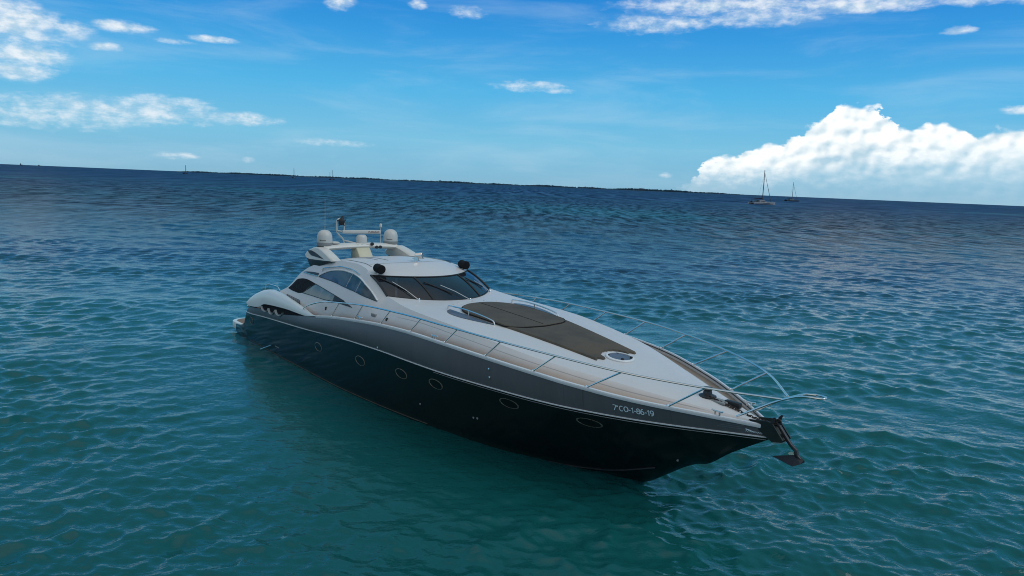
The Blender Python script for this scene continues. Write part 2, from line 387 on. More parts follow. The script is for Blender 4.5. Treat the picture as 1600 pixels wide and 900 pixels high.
def tube(pts, r, n=8, closed=False, cap=True):
    P = [Vector(p) for p in pts]; k = len(P); rs = r if hasattr(r, '__len__') else [r]*k
    V, F = [], []; ref = None
    for i in range(k):
        a = P[(i-1) % k] if closed or i > 0 else P[i]; b = P[(i+1) % k] if closed or i < k-1 else P[i]
        t = (b-a).normalized()
        if ref is None: ref = Vector((0, 0, 1)) if abs(t.z) < .9 else Vector((1, 0, 0))
        u = (ref - t*ref.dot(t)).normalized(); ref = u; q = t.cross(u)
        for j in range(n):
            an = 2*math.pi*j/n; V.append(tuple(P[i]+(u*math.cos(an)+q*math.sin(an))*rs[i]))
    for i in range(k if closed else k-1):
        for j in range(n):
            i2 = (i+1) % k; F.append((i*n+j, i*n+(j+1) % n, i2*n+(j+1) % n, i2*n+j))
    if cap and not closed: F.append(tuple(range(n))[::-1]); F.append(tuple((k-1)*n+j for j in range(n)))
    return V, F
def smooth_path(pts, n=6):
    P = np.asarray(pts, float); t = np.arange(len(P)); tt = np.linspace(0, len(P)-1, (len(P)-1)*n+1)
    return np.stack([pc(t, P[:, k])(tt) for k in range(3)], 1)
def lathe(prof, loc=(0, 0, 0), axis=(0, 0, 1), n=24):
    q = Vector((0, 0, 1)).rotation_difference(Vector(axis).normalized()).to_matrix()
    V, F = [], []
    for r, h in prof:
        for j in range(n):
            a = 2*math.pi*j/n; V.append(tuple(q @ Vector((r*math.cos(a), r*math.sin(a), h)) + Vector(loc)))
    for i in range(len(prof)-1):
        for j in range(n): F.append((i*n+j, i*n+(j+1) % n, (i+1)*n+(j+1) % n, (i+1)*n+j))
    F.append(tuple(range(n))[::-1]); F.append(tuple((len(prof)-1)*n+j for j in range(n)))
    return V, F
def box(x0, x1, y0, y1, z0, z1, bev=.0, seg=2):
    bm = bmesh.new(); bmesh.ops.create_cube(bm, size=1.0)
    for v in bm.verts: v.co = Vector(((x0+x1)/2+v.co.x*(x1-x0), (y0+y1)/2+v.co.y*(y1-y0), (z0+z1)/2+v.co.z*(z1-z0)))
    if bev: bmesh.ops.bevel(bm, geom=bm.edges[:], offset=bev, segments=seg, profile=.5, affect='EDGES')
    bm.verts.index_update(); r = ([tuple(v.co) for v in bm.verts], [tuple(v.index for v in f.verts) for f in bm.faces]); bm.free(); return r
def prism(poly, d0, d1, axis='y', bev=.0):
    """closed polygon in the plane across the axis, given thickness along it"""
    bm = bmesh.new()
    mk = {'y': lambda p, d: (p[0], d, p[1]), 'z': lambda p, d: (p[0], p[1], d), 'x': lambda p, d: (d, p[0], p[1])}[axis]
    a = [bm.verts.new(mk(p, d0)) for p in poly]; b = [bm.verts.new(mk(p, d1)) for p in poly]
    bm.faces.new(a[::-1]); bm.faces.new(b); k = len(poly)
    for i in range(k): bm.faces.new((a[i], a[(i+1) % k], b[(i+1) % k], b[i]))
    bmesh.ops.recalc_face_normals(bm, faces=bm.faces[:])
    if bev: bmesh.ops.bevel(bm, geom=bm.edges[:], offset=bev, segments=2, profile=.5, affect='EDGES')
    bm.verts.index_update(); r = ([tuple(v.co) for v in bm.verts], [tuple(v.index for v in f.verts) for f in bm.faces]); bm.free(); return r

# ---------------------------------------------------------------- sea
def sea():
    m, t, b = new_mat('sea_water')
    oc = t.n.new('ShaderNodeTexCoord').outputs['Object']
    x, y, z = t.sep(oc)
    # colour of the sea bed and depth seen from above: sand, weed, deeper water
    big = t.noise(t.com(t.m('MULTIPLY', x, .55), y, 0.0), .0062, 4.0, .55, .4)
    mid = t.noise(t.com(t.m('MULTIPLY', x, .6), y, 4.0), .035, 4.0, .55, .3)
    far = t.ss(t.m('ADD', y, t.m('MULTIPLY', t.m('ADD', mid, -.5), 40.0)), SEA_Y0, SEA_Y1)
    c = t.mix(mid, SEA_NEAR0, SEA_NEAR1)
    weed = t.mix(t.ss(mid, .3, .7), SEA_WEED0, SEA_WEED1)
    sand = t.m('MULTIPLY', t.ss(big, .50, .60), t.ss(y, 60.0, 160.0))
    deep = t.mix(sand, weed, SEA_SAND)
    c = t.mix(far, c, deep)
    c = t.mix(t.m('MULTIPLY', t.ss(t.m('LOGARITHM', t.m('MAXIMUM', y, 1.0), 10.0), 2.2, 2.9), t.m('SUBTRACT', 1.0, t.m('MULTIPLY', sand, .6))), c, SEA_FAR)  # far tone also carries the mean sky reflection as base colour
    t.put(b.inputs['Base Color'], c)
    b.inputs['IOR'].default_value = 1.333
    ly = t.m('LOGARITHM', t.m('MAXIMUM', y, 1.0), 10.0)
    # gusts and wave groups, their light and dark put into colour as distant dashes
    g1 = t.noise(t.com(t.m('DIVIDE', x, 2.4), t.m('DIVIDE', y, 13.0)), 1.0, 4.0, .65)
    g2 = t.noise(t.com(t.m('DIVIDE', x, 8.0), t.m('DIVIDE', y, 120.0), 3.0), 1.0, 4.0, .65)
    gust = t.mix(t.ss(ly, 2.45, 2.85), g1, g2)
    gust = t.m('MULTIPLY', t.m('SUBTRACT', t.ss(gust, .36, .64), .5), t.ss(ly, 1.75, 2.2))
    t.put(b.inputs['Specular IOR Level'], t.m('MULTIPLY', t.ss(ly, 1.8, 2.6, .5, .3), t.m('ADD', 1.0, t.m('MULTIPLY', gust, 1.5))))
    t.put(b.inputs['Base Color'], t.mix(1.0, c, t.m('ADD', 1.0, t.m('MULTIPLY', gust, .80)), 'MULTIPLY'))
    t.put(b.inputs['Roughness'], t.ss(t.m('LOGARITHM', t.m('MAXIMUM', y, 1.0), 10.0), 1.4, 3.2, .05, .36))
    h = None
    for sc, amp, st in ((1.1, .036, 1.35), (2.9, .022, 1.4), (7.0, .0095, 1.4), (16.0, .0034, 1.3)):
        v = t.com(t.m('MULTIPLY', t.m('ADD', x, t.m('MULTIPLY', y, .22)), sc/st), t.m('MULTIPLY', t.m('ADD', y, t.m('MULTIPLY', x, -.12)), sc), z)
        n = t.noise(v, 1.0, 3.0, .55, .5)
        rdg = t.m('SUBTRACT', 1.0, t.m('ABSOLUTE', t.m('SUBTRACT', t.m('MULTIPLY', n, 2.0), 1.0)))   # sharper crests
        q = t.m('MULTIPLY', t.m('ADD', t.m('MULTIPLY', rdg, .5), n), amp)
        h = q if h is None else t.m('ADD', h, q)
    bp_ = t.n.new('ShaderNodeBump'); bp_.inputs['Strength'].default_value = SEA_BUMP; bp_.inputs['Distance'].default_value = 1.0
    t.put(bp_.inputs['Height'], h); t.l.new(bp_.outputs[0], b.inputs['Normal'])
    # with distance the steep wave faces turned to the viewer dominate: less mirror, more water colour
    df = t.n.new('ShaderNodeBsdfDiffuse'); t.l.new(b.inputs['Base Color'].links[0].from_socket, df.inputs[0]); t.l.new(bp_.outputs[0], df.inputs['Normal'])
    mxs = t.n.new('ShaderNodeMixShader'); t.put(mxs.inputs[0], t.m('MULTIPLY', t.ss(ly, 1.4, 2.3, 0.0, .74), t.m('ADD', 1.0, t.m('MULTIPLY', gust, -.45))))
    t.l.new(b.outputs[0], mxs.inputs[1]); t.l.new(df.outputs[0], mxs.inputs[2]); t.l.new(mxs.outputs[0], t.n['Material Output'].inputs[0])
    # mesh: fine near the viewer's side of the boat, coarser with distance
    ratio = .0042
    rr = [4.5]
    while rr[-1] < 420: rr.append(rr[-1]*(1+ratio))
    while rr[-1] < 60000: rr.append(rr[-1]*1.03)
    rr = np.array(rr); na = 1020
    aa = np.radians(np.linspace(-80, 80, na))
    RR, AA = np.meshgrid(rr, aa, indexing='ij')
    X = RR*np.sin(AA); Y = RR*np.cos(AA)-0.0
    cell = RR*.0042
    Z = np.zeros_like(X); DX = np.zeros_like(X); DY = np.zeros_like(X)
    g = np.random.default_rng(4)
    near = rr < 430
    sl = slice(0, int(near.sum()))
    N = 150
    # calmer water in the lee along the near side of the boat
    bx_ = (X[sl]+8.9793)*math.cos(R(-49.7923))+(Y[sl]-30.3092)*math.sin(R(-49.7923)); by_ = -(X[sl]+8.9793)*math.sin(R(-49.7923))+(Y[sl]-30.3092)*math.cos(R(-49.7923))
    smo = lambda q: np.clip(q, 0, 1)**2*(3-2*np.clip(q, 0, 1))
    lee = 1-.76*smo((bx_+1)/4)*smo((21-bx_)/4)*smo((-by_+1)/2)*smo((11+by_)/6)
    # wind patches: the short chop is not equally strong everywhere
    gp = sum(np.sin(X[sl]*math.cos(a_)/l_*2*np.pi+Y[sl]*math.sin(a_)/l_*2*np.pi+p_) for l_, a_, p_ in ((9.0, 1.1, .3), (13.0, 2.3, 2.1), (21.0, .5, 4.0), (6.5, 1.9, 1.0), (34.0, 1.4, 5.0)))/2.2
    patchy = np.clip(1.0+.55*gp, .30, 1.8)
    for lam, ph, sp in zip(np.exp(g.uniform(np.log(.20), np.log(8.5), N)), g.uniform(0, 2*np.pi, N), g.normal(0, 1, N)):
        th = R(-97)+sp*R(58 if lam < 1.6 else 42)
        k = 2*np.pi/lam
        amp = WAVE*lam**.62/np.sqrt(N)*(1.0 if lam < 1.3 else (1.0/lam)**.75*(1.5 if lam > 4.5 else 1.0))
        att = np.clip((lam/(cell[sl]*2.4)-1.0)/.8, 0, 1)
        pz = k*(X[sl]*np.cos(th)+Y[sl]*np.sin(th))+ph
        sn, cs = np.sin(pz), np.cos(pz)
        att = att*lee*(patchy if lam < 1.8 else 1.0); Z[sl] += amp*att*cs
        DX[sl] -= .75*amp*att*np.cos(th)*sn; DY[sl] -= .75*amp*att*np.sin(th)*sn
    X += DX; Y += DY
    v1 = np.stack([X, Y, Z], -1).reshape(-1, 3)
    n, k = X.shape
    i = np.arange(n-1)[:, None]*k+np.arange(k-1)[None, :]
    f1 = np.stack([i, i+k, i+k+1, i+1], -1).reshape(-1, 4)
    # the rest of the circle and the middle, coarse
    r2_ = np.array([0.01, 4.5, 20, 100, 1000, 60000.]); a2 = np.radians(np.linspace(80, 280, 60))
    A, B = np.meshgrid(r2_, a2, indexing='ij'); v2 = np.stack([A*np.sin(B), A*np.cos(B), A*0], -1).reshape(-1, 3)
    n2, k2 = A.shape; i2 = np.arange(n2-1)[:, None]*k2+np.arange(k2-1)[None, :]
    f2 = np.stack([i2, i2+k2, i2+k2+1, i2+1], -1).reshape(-1, 4)+len(v1)
    a3 = np.radians(np.linspace(-80, 80, 20)); v3 = np.concatenate([[[0, 0, 0.]], np.stack([4.5*np.sin(a3), 4.5*np.cos(a3), a3*0], -1)])
    k3 = len(v1)+len(v2)
    f3 = np.array([[k3, k3+q+1, k3+q+2] for q in range(19)])
    V = np.concatenate([v1, v2, v3]); me = bpy.data.meshes.new('sea')
    loops = np.concatenate([f1.ravel(), f2.ravel(), f3.ravel()]); nf = len(f1)+len(f2)
    starts = np.concatenate([np.arange(nf)*4, nf*4+np.arange(len(f3))*3])
    me.vertices.add(len(V)); me.vertices.foreach_set('co', V.astype(np.float32).ravel())
    me.loops.add(len(loops)); me.loops.foreach_set('vertex_index', loops.astype(np.int32))
    me.polygons.add(len(starts)); me.polygons.foreach_set('loop_start', starts.astype(np.int32))
    me.polygons.foreach_set('use_smooth', np.ones(len(starts), bool))
    me.update(calc_edges=True); me.validate()
    me.materials.append(m)
    o = bpy.data.objects.new('sea', me); C.collection.objects.link(o); o['kind'] = 'structure'
    # normals up
    if me.polygons[0].normal.z < 0: me.flip_normals()
sea()
# ---------------------------------------------------------------- the motor yacht
HD = R(-49.7923)
Y_ = thing('motor_yacht', 'large sleek motor yacht with dark hull and white deck anchored in the foreground', 'motor yacht', (-8.9793, 30.3092, 0), HD)
xs_h = np.concatenate([np.linspace(0, 2, 9), np.linspace(2.3, 16, 50), np.linspace(16.2, 21.96, 50)])
def rake(x, z):
    x0 = np.interp(z, [-.7, 0, .2, .66, 1.24, 1.5], [.35, .30, .24, .06, .50, .86])
    return np.where(x < 2, x0*(1-x/2)+x, x)
# lower hull
t_ = np.linspace(0, 1, 26)**2.2
Z = zk(xs_h)[:, None]+(zl(xs_h)-zk(xs_h))[:, None]*t_[None]
Yh = hull_y(np.repeat(xs_h[:, None], 26, 1), Z); Yh[:, 0] = 0
Xh = rake(xs_h[:, None], Z)
S = np.stack([Xh, -Yh, Z], -1); full = np.concatenate([S[:, ::-1], np.stack([Xh, Yh, Z], -1)[:, 1:]], 1)
vf = grid(full, flip=True)
hull = obj('hull', vf, 'hull', Y_, angle=50)
tr = full[0]; k = len(tr)
vf = grid(np.stack([tr[:k//2+1], tr[::-1][:k//2+1]]))
tv = ([tuple(p) for p in tr], [tuple(range(k))])
# upper band, a slightly rounded topside strake
tb = np.linspace(0, 1, 14)
Zb = zl(xs_h)[:, None]+(zs(xs_h)-zl(xs_h))[:, None]*tb[None]; Yb = np.stack([band_y(xs_h, t) for t in tb], 1)
Xb = rake(xs_h[:, None], Zb)
Sb = np.stack([Xb, -Yb, Zb], -1)
band = obj('hull_band', join(grid(Sb, flip=False), mirror(grid(Sb))), 'band', Y_, angle=50)
rim = np.concatenate([full[0], ])
# transom: closes the stern
tz = [-.7, -.3, 0, .2, .45, .66, .95, 1.24, 1.47]
tp = []
for z in tz:
    yy = float(hull_y(np.array([0.]), np.array([min(z, zl(0.))]))[0]) if z < 1.2 else float(band_y(np.array([0.]), (z-1.2)/.27)[0])
    xx = float(rake(np.array([0.]), np.array([z]))[0])
    tp.append([(xx+.004, y, z) for y in np.linspace(-yy, yy, 9)])
obj('transom', grid(tp), 'hull', Y_)
# pale strips
def strip(fx, x0, x1, r, n=120, name='rub_rail', mat='railpaint'):
    xx = np.linspace(x0, x1, n); P = [fx(x) for x in xx]
    return tube(P, r, 6)
lowp = lambda x: (float(rake(np.array(x), zl(x))), -float(yl(x))-.012, float(zl(x)))
o = strip(lowp, 0.0, 21.97, .017); obj('rub_rail', join(o, mirror(o)), 'railpaint', Y_)
lowq = lambda x: (float(rake(np.array(x), zl(x)-.05)), -float(yl(x))-.006, float(zl(x))-.055)
o = strip(lowq, 14.0, 21.9, .007); obj('rub_rail', join(o, mirror(o)), 'grey', Y_)
xx = np.linspace(7.3, 21.95, 130)
prof = [(.012, -.045), (.024, 0), (.012, .03), (-.045, .035), (-.06, .0), (-.062, -.12)]
P = np.array([[(x, -(float(ys(x))+a*min(1, float(ys(x))/.2)), float(zs(x))+b) for a, b in prof] for x in xx])
o = grid(P, flip=True); obj('toe_rail', join(o, mirror(o)), 'railpaint', Y_, angle=60)
# side deck gutter
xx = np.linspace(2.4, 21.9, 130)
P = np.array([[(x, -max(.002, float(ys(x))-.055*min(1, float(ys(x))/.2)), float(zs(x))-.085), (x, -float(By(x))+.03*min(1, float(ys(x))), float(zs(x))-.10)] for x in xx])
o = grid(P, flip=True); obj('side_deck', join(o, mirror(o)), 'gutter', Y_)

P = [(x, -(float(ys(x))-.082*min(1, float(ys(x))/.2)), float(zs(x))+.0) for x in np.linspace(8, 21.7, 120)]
o = tube(P, .013, 5); obj('gutter_shadow_line', join(o, mirror(o)), 'rubber', Y_)  # dark tube standing in for the shadow gap inside the toe rail
# deck moulding and deckhouse in one skin
xd = np.unique(np.concatenate([np.linspace(2.4, 9.3, 56), np.linspace(9.3, 10.45, 14), np.linspace(10.45, 21.9, 90)]))
vv = np.linspace(0, 1, 15)
def side_pt(x, v):
    x = float(x)
    return (x, float(By(x)+(Uy(x)-By(x))*v**sexp(x)), float(Bz(x)+(Uz(x)-Bz(x))*v))
PS = np.array([[side_pt(x, v) for v in vv] for x in xd])
uvS = np.stack([PS[..., 0], PS[..., 2]-PS[:, :1, 2]], -1)
zc_f = pc([11.6, 12.66, 14, 15.1, 16.5, 17.9, 19, 20.5, 21.6, 21.9], [3.17, 3.14, 3.075, 3.015, 2.89, 2.735, 2.60, 2.42, 2.26, 2.22])
def fore_pt(xc, t):
    f = np.clip((xc-11.6)/2.6, 0, 1); f = f*f*(3-2*f)
    xe = xc-1.15*(1-f)
    xe = min(xe, 21.9)
    x = xc+(xe-xc)*t*t
    return np.array([x, float(Uy(xe))*t, float(zc_f(xc)+(Uz(xe)-zc_f(xc))*abs(t)**2.6)])
xcs = np.concatenate([np.linspace(11.6, 14.4, 30), np.linspace(14.5, 21.9, 60)]); tt = np.linspace(0, 1, 15)
PF = np.array([[fore_pt(xc, t) for t in tt] for xc in xcs])
xcr = pc([0, .2, .5, .8, .93, 1], [5.2, 6.3, 7.8, 9.15, 9.9, 10.36]); zcr = pc([5.2, 6.2, 7, 8, 9.1, 9.75, 10.36], [3.73, 3.93, 4.02, 4.065, 4.05, 3.92, 3.725])
def roof_pt(s, t):
    xe = 4.4+4.9*s; xc = float(xcr(s)); x = xc+(xe-xc)*t*t
    zc = float(zcr(xc)); ze = float(Uz(xe))
    return np.array([x, float(Uy(xe))*t, zc+(ze-zc)*t**2.4])
PR = np.array([[roof_pt(s, t) for t in tt] for s in np.linspace(0, 1, 60)])
def uvconst(P): return np.stack([P[..., 0], P[..., 0]*0+.9], -1)
gS, gF, gR = grid(PS*[1, -1, 1], flip=True), grid(PF*[1, -1, 1], flip=False), grid(PR*[1, -1, 1], flip=False)
allv = join(gS, gF, gR); uv1 = np.concatenate([uvS.reshape(-1, 2), uvconst(PF).reshape(-1, 2), uvconst(PR).reshape(-1, 2)])
both = join(allv, mirror(allv))
def weld(vf, uv, d=2e-3):
    key = {}; V = []; U = []; mp = []
    for p, q in zip(vf[0], uv):
        kk = tuple(int(round(c/d)) for c in p)
        if kk not in key: key[kk] = len(V); V.append(p); U.append(q)
        mp.append(key[kk])
    F = []
    for f in vf[1]:
        g = []
        for i in f:
            if mp[i] not in g: g.append(mp[i])
        if len(g) > 2: F.append(tuple(g))
    return (V, F), np.array(U)
both, uvb = weld(both, np.concatenate([uv1, uv1]))
obj('deck_moulding', both, 'deck', Y_, angle=38, uv=uvb)
roofo = (-1, 1)
# underside lining of the roof, so that the cabin is closed
obj('headlining', join(grid(PR*[1, -1, 1]-[0, 0, .05], flip=True), grid(PR-[0, 0, .05])), 'interior', Y_)
# aft bulkhead under the roof and cockpit
PB = [[(p[0]+.02, p[1]*sg, z) for z in np.linspace(p[2]-.04, 1.5, 4)] for sg, ps in ((-1, PR[0][::-1]), (1, PR[0])) for p in ps]
obj('aft_bulkhead', grid(PB), 'interior', Y_)
# floor of the wheelhouse, dashboard and helm seats seen through the glass
obj('cabin_sole', grid([[(4.6, -2.2, 1.9), (4.6, 2.2, 1.9)], [(11.5, -2.2, 2.1), (11.5, 2.2, 2.1)]]), 'interior', Y_)
obj('dashboard', box(10.0, 11.1, -1.45, 1.45, 2.2, 3.02, .12, 3), 'interior', Y_)
for y in (-1.05, .15, 1.0):
    sb = box(8.1, 8.75, y-.3, y+.3, 2.3, 2.75, .08); bk = box(8.0, 8.2, y-.3, y+.3, 2.7, 3.42, .08)
    obj('helm_seat', join(sb, bk), 'seat' if y < 0 else 'interior', Y_)
obj('sun_visor', prism([(-1.74, 3.40), (-1.70, 3.62), (-1.46, 3.66), (-1.44, 3.44), (-1.55, 3.36)], 9.40, 9.43, 'x'), 'seat', Y_)

# windscreen: three panes following the curved sill and roof lip
def ws_pt(t, v, off=0.0):
    a = np.array([10.36-1.06*t*t, 1.85*t, 3.725-.0*t*t]); b = np.array([11.6-1.15*t*t, 1.93*t, 3.17+.07*abs(t)**2.6])
    p = a+(b-a)*v; p = p+np.array([0, 0, .05*math.sin(math.pi*v)])
    nrm = np.array([.42, .35*t, .85]); nrm /= np.linalg.norm(nrm)
    return p+nrm*off
for t0, t1 in ((-.985, -.462), (-.438, .438), (.462, .985)):
    P = np.array([[ws_pt(t, v, -.006) for v in np.linspace(.03, .97, 8)] for t in np.linspace(t0, t1, 16)])
    obj('windscreen_pane', grid(P), 'windscreen', Y_)
fr = []
def ws_bar(path, r): fr.append(tube(path, r, 6))
ws_bar([ws_pt(t, .0, .0) for t in np.linspace(-1, 1, 41)], .022)
ws_bar([ws_pt(t, 1.0, .0) for t in np.linspace(-1, 1, 41)], .022)
for t in (-1, -.45, .45, 1): ws_bar([ws_pt(t, v, .0) for v in np.linspace(0, 1, 9)], .030 if abs(t) < .9 else .034)
obj('windscreen_frame', join(*fr), 'rubber', Y_)
def wiper(tb, v0, tip_t, tip_v, blade):
    a = ws_pt(tb, 1.07, .05); b = ws_pt(tip_t, tip_v, .06)
    w_ = obj('windscreen_wiper', join(tube([a, a+(b-a)*.5+np.array([0, 0, .03]), b], .012, 6), lathe([(.035, -.03), (.035, .03), (.02, .05)], a, n=10)), 'steel', Y_)
    c = [ws_pt(q[0], q[1], .03) for q in blade]
    obj('wiper_blade', tube(c, .018, 6), 'rubber', w_)
wiper(-.66, 0, -.83, .42, [(-.93, .20), (-.72, .72)])
wiper(.12, 0, -.20, .50, [(-.40, .30), (-.10, .80)])
wiper(.82, 0, .62, .50, [(.50, .25), (.74, .80)])

# side windows and dark screens lie in the curved side, a few millimetres proud
def patch(lo, hi, off=.006, n=30, m=6, x0=None, x1=None):
    lo = np.array(lo); hi = np.array(hi); x0 = max(lo[0, 0], hi[0, 0]) if x0 is None else x0; x1 = min(lo[-1, 0], hi[-1, 0]) if x1 is None else x1
    L = pc(lo[:, 0], lo[:, 1]); Hh = pc(hi[:, 0], hi[:, 1]); P = []
    for x in np.linspace(x0, x1, n):
        a, b = float(L(x)), max(float(L(x))+.001, float(Hh(x)))
        P.append([(x, -float(side_y(x, z))-off, z) for z in np.linspace(a, b, m)])
    return grid(P, flip=True)
def bothsides(name, vf, mat, **kw):
    a = obj(name, vf, mat, Y_, **kw); b = obj(name, mirror(vf), mat, Y_, **kw); return a, b
wlo = [(5.94, 3.275), (7.12, 3.26), (8.25, 3.20), (8.98, 3.17), (9.56, 3.12), (10.2, 3.065)]
whi = [(5.94, 3.285), (6.16, 3.39), (6.53, 3.51), (7.09, 3.605), (7.62, 3.64), (8.11, 3.63), (8.63, 3.58), (9.19, 3.47), (9.58, 3.34), (9.9, 3.21), (10.2, 3.07)]
bothsides('side_window', patch(wlo, whi, x0=5.95, x1=8.16), 'sideglass')
bothsides('side_window', patch(wlo, whi, x0=8.19, x1=8.92), 'sideglass')
bothsides('side_window', patch(wlo, whi, x0=8.95, x1=10.19), 'sideglass')
def onside(x, z, off): return (x, -float(side_y(x, z))-off, z)
tr_ = tube([onside(x, float(pc(*zip(*whi))(x))+.022, .010) for x in np.linspace(5.95, 10.25, 60)], .026, 6); bothsides('window_trim', tr_, 'alu')
sl_ = tube([onside(x, float(pc(*zip(*wlo))(x)), .006) for x in np.linspace(5.95, 10.2, 40)], .012, 6); bothsides('window_seal', sl_, 'rubber')
qlo = [(5.19, 2.62), (6.0, 2.64), (7.0, 2.655), (7.85, 2.71), (8.45, 2.82)]; qhi = [(5.19, 2.63), (5.97, 3.03), (6.8, 2.965), (7.67, 2.895), (8.46, 2.825)]
bothsides('quarter_window', patch(qlo, qhi, x0=5.2, x1=7.66), 'greyglass')
bothsides('quarter_screen', patch([(7.68, 2.70), (7.85, 2.71), (8.1, 2.70), (9.12, 2.715)], [(7.68, 2.893), (8.46, 2.82), (9.15, 2.72)]), 'rubber')
clo = [(3.71, 2.58), (4.2, 2.56), (4.74, 2.56), (5.17, 2.62), (5.96, 3.03)]; chi = [(3.71, 2.59), (3.92, 2.72), (4.35, 3.0), (5.12, 3.09), (5.96, 3.035)]
bothsides('canvas_screen', patch(clo, chi), 'black')
bothsides('window_seal', tube([onside(x, z, .01) for x, z in qlo]+[onside(x, z, .01) for x, z in qhi[::-1]], .011, 6), 'rubber')
# groove under the roof tail
bothsides('roof_tail_groove', patch([(4.62, 3.285), (5.2, 3.29), (5.86, 3.30)], [(4.62, 3.29), (4.9, 3.33), (5.4, 3.37), (5.93, 3.39)], off=.012), 'darksteel')
bothsides('tail_trim', tube([onside(x, z, .02) for x, z in ((4.6, 3.27), (5.2, 3.275), (5.86, 3.285))], .016, 6), 'steel')
# louvred vent aft
def louvre():
    out = []
    for k in range(5):
        f = k/4
        out.append(tube([onside(3.78+.05*k, 2.37-.055*k*.6, .012), onside(5.15+.03*k, 2.37-.06*k*.55-.02, .012)], .009, 5))
    return join(*out)
bothsides('louvre_vent', louvre(), 'darksteel')
# handrail along the roof edge
hr = [(6.03, 3.47), (6.06, 3.56), (6.81, 3.70), (7.35, 3.765), (7.94, 3.765), (8.4, 3.72), (8.67, 3.66)]
hp = smooth_path([onside(x, z, .05 if 0 < i < 6 else .0) for i, (x, z) in enumerate(hr)], 6)
bothsides('roof_handrail', tube(hp, .017, 8), 'steel')
# roof grooves and sunroof runners
def roof_line(t, s0, s1, r=.012, name='roof_groove', mat='grey'):
    P = [roof_pt(s, t)*[1, -1, 1]+[0, 0, .002] for s in np.linspace(s0, s1, 40)]
    bothsides(name, tube(P, r, 6), mat)
roof_line(.90, .42, .86, .014)
roof_line(.42, .18, .66, .013, 'sunroof_runner'); roof_line(.55, .18, .62, .010, 'sunroof_runner')
P = [roof_pt(.795, t)+[0, 0, .001] for t in np.linspace(0, .86, 20)]
o = tube(P, .006, 5); bothsides('roof_joint', o, 'grey')

# foredeck: sunpads, hatch, skylights, grab rails
def deck_z(x, y):
    """height of the foredeck at (x, y)"""
    xc = x
    for _ in range(12):
        f = np.clip((xc-11.6)/2.6, 0, 1); f = f*f*(3-2*f); xe = xc-1.15*(1-f); t = min(1, abs(y)/float(Uy(xe)))
        xc = x-(xe-xc)*t*t
    f = np.clip((xc-11.6)/2.6, 0, 1); f = f*f*(3-2*f); xe = xc-1.15*(1-f); t = min(1, abs(y)/float(Uy(xe)))
    return float(zc_f(xc)+(Uz(xe)-zc_f(xc))*t**2.6)
def deck_sheet(outline, thick, n=26, edge=.05):
    """a pad following the deck: outline is a list of (x, ylo, yhi)"""
    o_ = np.array(outline); lo = pc(o_[:, 0], o_[:, 1]); hi = pc(o_[:, 0], o_[:, 2]); P = []
    xs_ = np.linspace(o_[0, 0], o_[-1, 0], n*2)
    for i, x in enumerate(xs_):
        row = []; ex = min(1, min(x-o_[0, 0], o_[-1, 0]-x)/edge)
        a, b = float(lo(x)), float(hi(x))
        for j, s in enumerate(np.linspace(0, 1, n)):
            y = a+(b-a)*s; ey = min(1, min(s, 1-s)*(b-a)/edge)
            hgt = thick*math.sqrt(max(0, 1-(1-min(ex, ey))**2))
            row.append((x, y, deck_z(x, y)+.004+hgt))
        P.append(row)
    return grid(P, flip=False)
def superell(x0, x1, w, p=2.4, n=24):
    xm = (x0+x1)/2; h = (x1-x0)/2; out = []
    for a in np.linspace(-math.pi/2, math.pi/2, n):
        u = math.sin(a); yy = w*max(0.0, 1-abs(u)**p)**(1/p)
        out.append((xm+h*u, -yy, yy))
    return out
aft = []
for x in np.linspace(12.34, 15.36, 34):
    wa = 1.12*(max(0, 1-((13.5-x)/1.16)**2))**.5 if x < 13.5 else 1.12-.04*(x-13.5)/1.4
    wf = 1.12*(max(0, 1-((x-14.6)/.76)**2.6))**(1/2.6) if x > 14.6 else 9
    aft.append((x, -max(.01, min(wa, wf)), max(.01, min(wa, wf))))
pa = obj('sunpad_cushion', deck_sheet(aft, .055, 40), 'pad', Y_)
obj('cushion_seam', tube([(x, 0.0, deck_z(x, 0)+.058) for x in np.linspace(12.45, 15.25, 24)], .010, 5), 'black', pa)
pp = [(x, a, deck_z(x, a)+.035) for x, a, b in aft]+[(x, b, deck_z(x, b)+.035) for x, a, b in aft[::-1]]
obj('piping', tube(pp, .013, 5, closed=True), 'black', pa)
def front_pad():
    P = []
    for x in np.linspace(14.72, 17.9, 60):
        wd = 1.10-.39*(x-14.7)/3.2
        # aft edge follows the first cushion, forward edge is cut out around the hatch
        row = []
        for s in np.linspace(-1, 1, 49):
            y = wd*s; xx = x
            af = 14.6+.80*max(0, 1-(abs(y)/1.14)**2.6)**(1/2.6)
            nt = 17.93-math.sqrt(max(0, .41**2-y*y)) if abs(y) < .41 else 17.92+.05*math.sin(y*23)-.04
            nt += .015*math.sin(y*57)
            q = (x-14.72)/(17.9-14.72); xx = af+.03+(nt-af-.03)*q
            wd2 = 1.10-.39*(xx-14.7)/3.2; yy = wd2*s
            e = min(1, min((xx-af)/.05, (nt-xx)/.05, (1-abs(s))*wd/.05)); e = max(0, e)
            row.append((xx, yy, deck_z(xx, yy)+.004+.04*math.sqrt(1-(1-e)**2)))
        P.append(row)
    return grid(P)
obj('sunpad_cushion', front_pad(), 'pad', Y_)
zh = deck_z(17.95, 0); tilt = (-.105, 0, 1)
htc = obj('deck_hatch', lathe([(.34, -.02), (.345, .02), (.325, .035), (.29, .038), (.285, .02)], (17.97, 0, zh), (.105, 0, 1), 40), 'alu', Y_, angle=30)
obj('hatch_glass', lathe([(.284, .0), (.284, .024), (.0001, .03)], (17.97, 0, zh), (.105, 0, 1), 40), 'skyglass', htc)
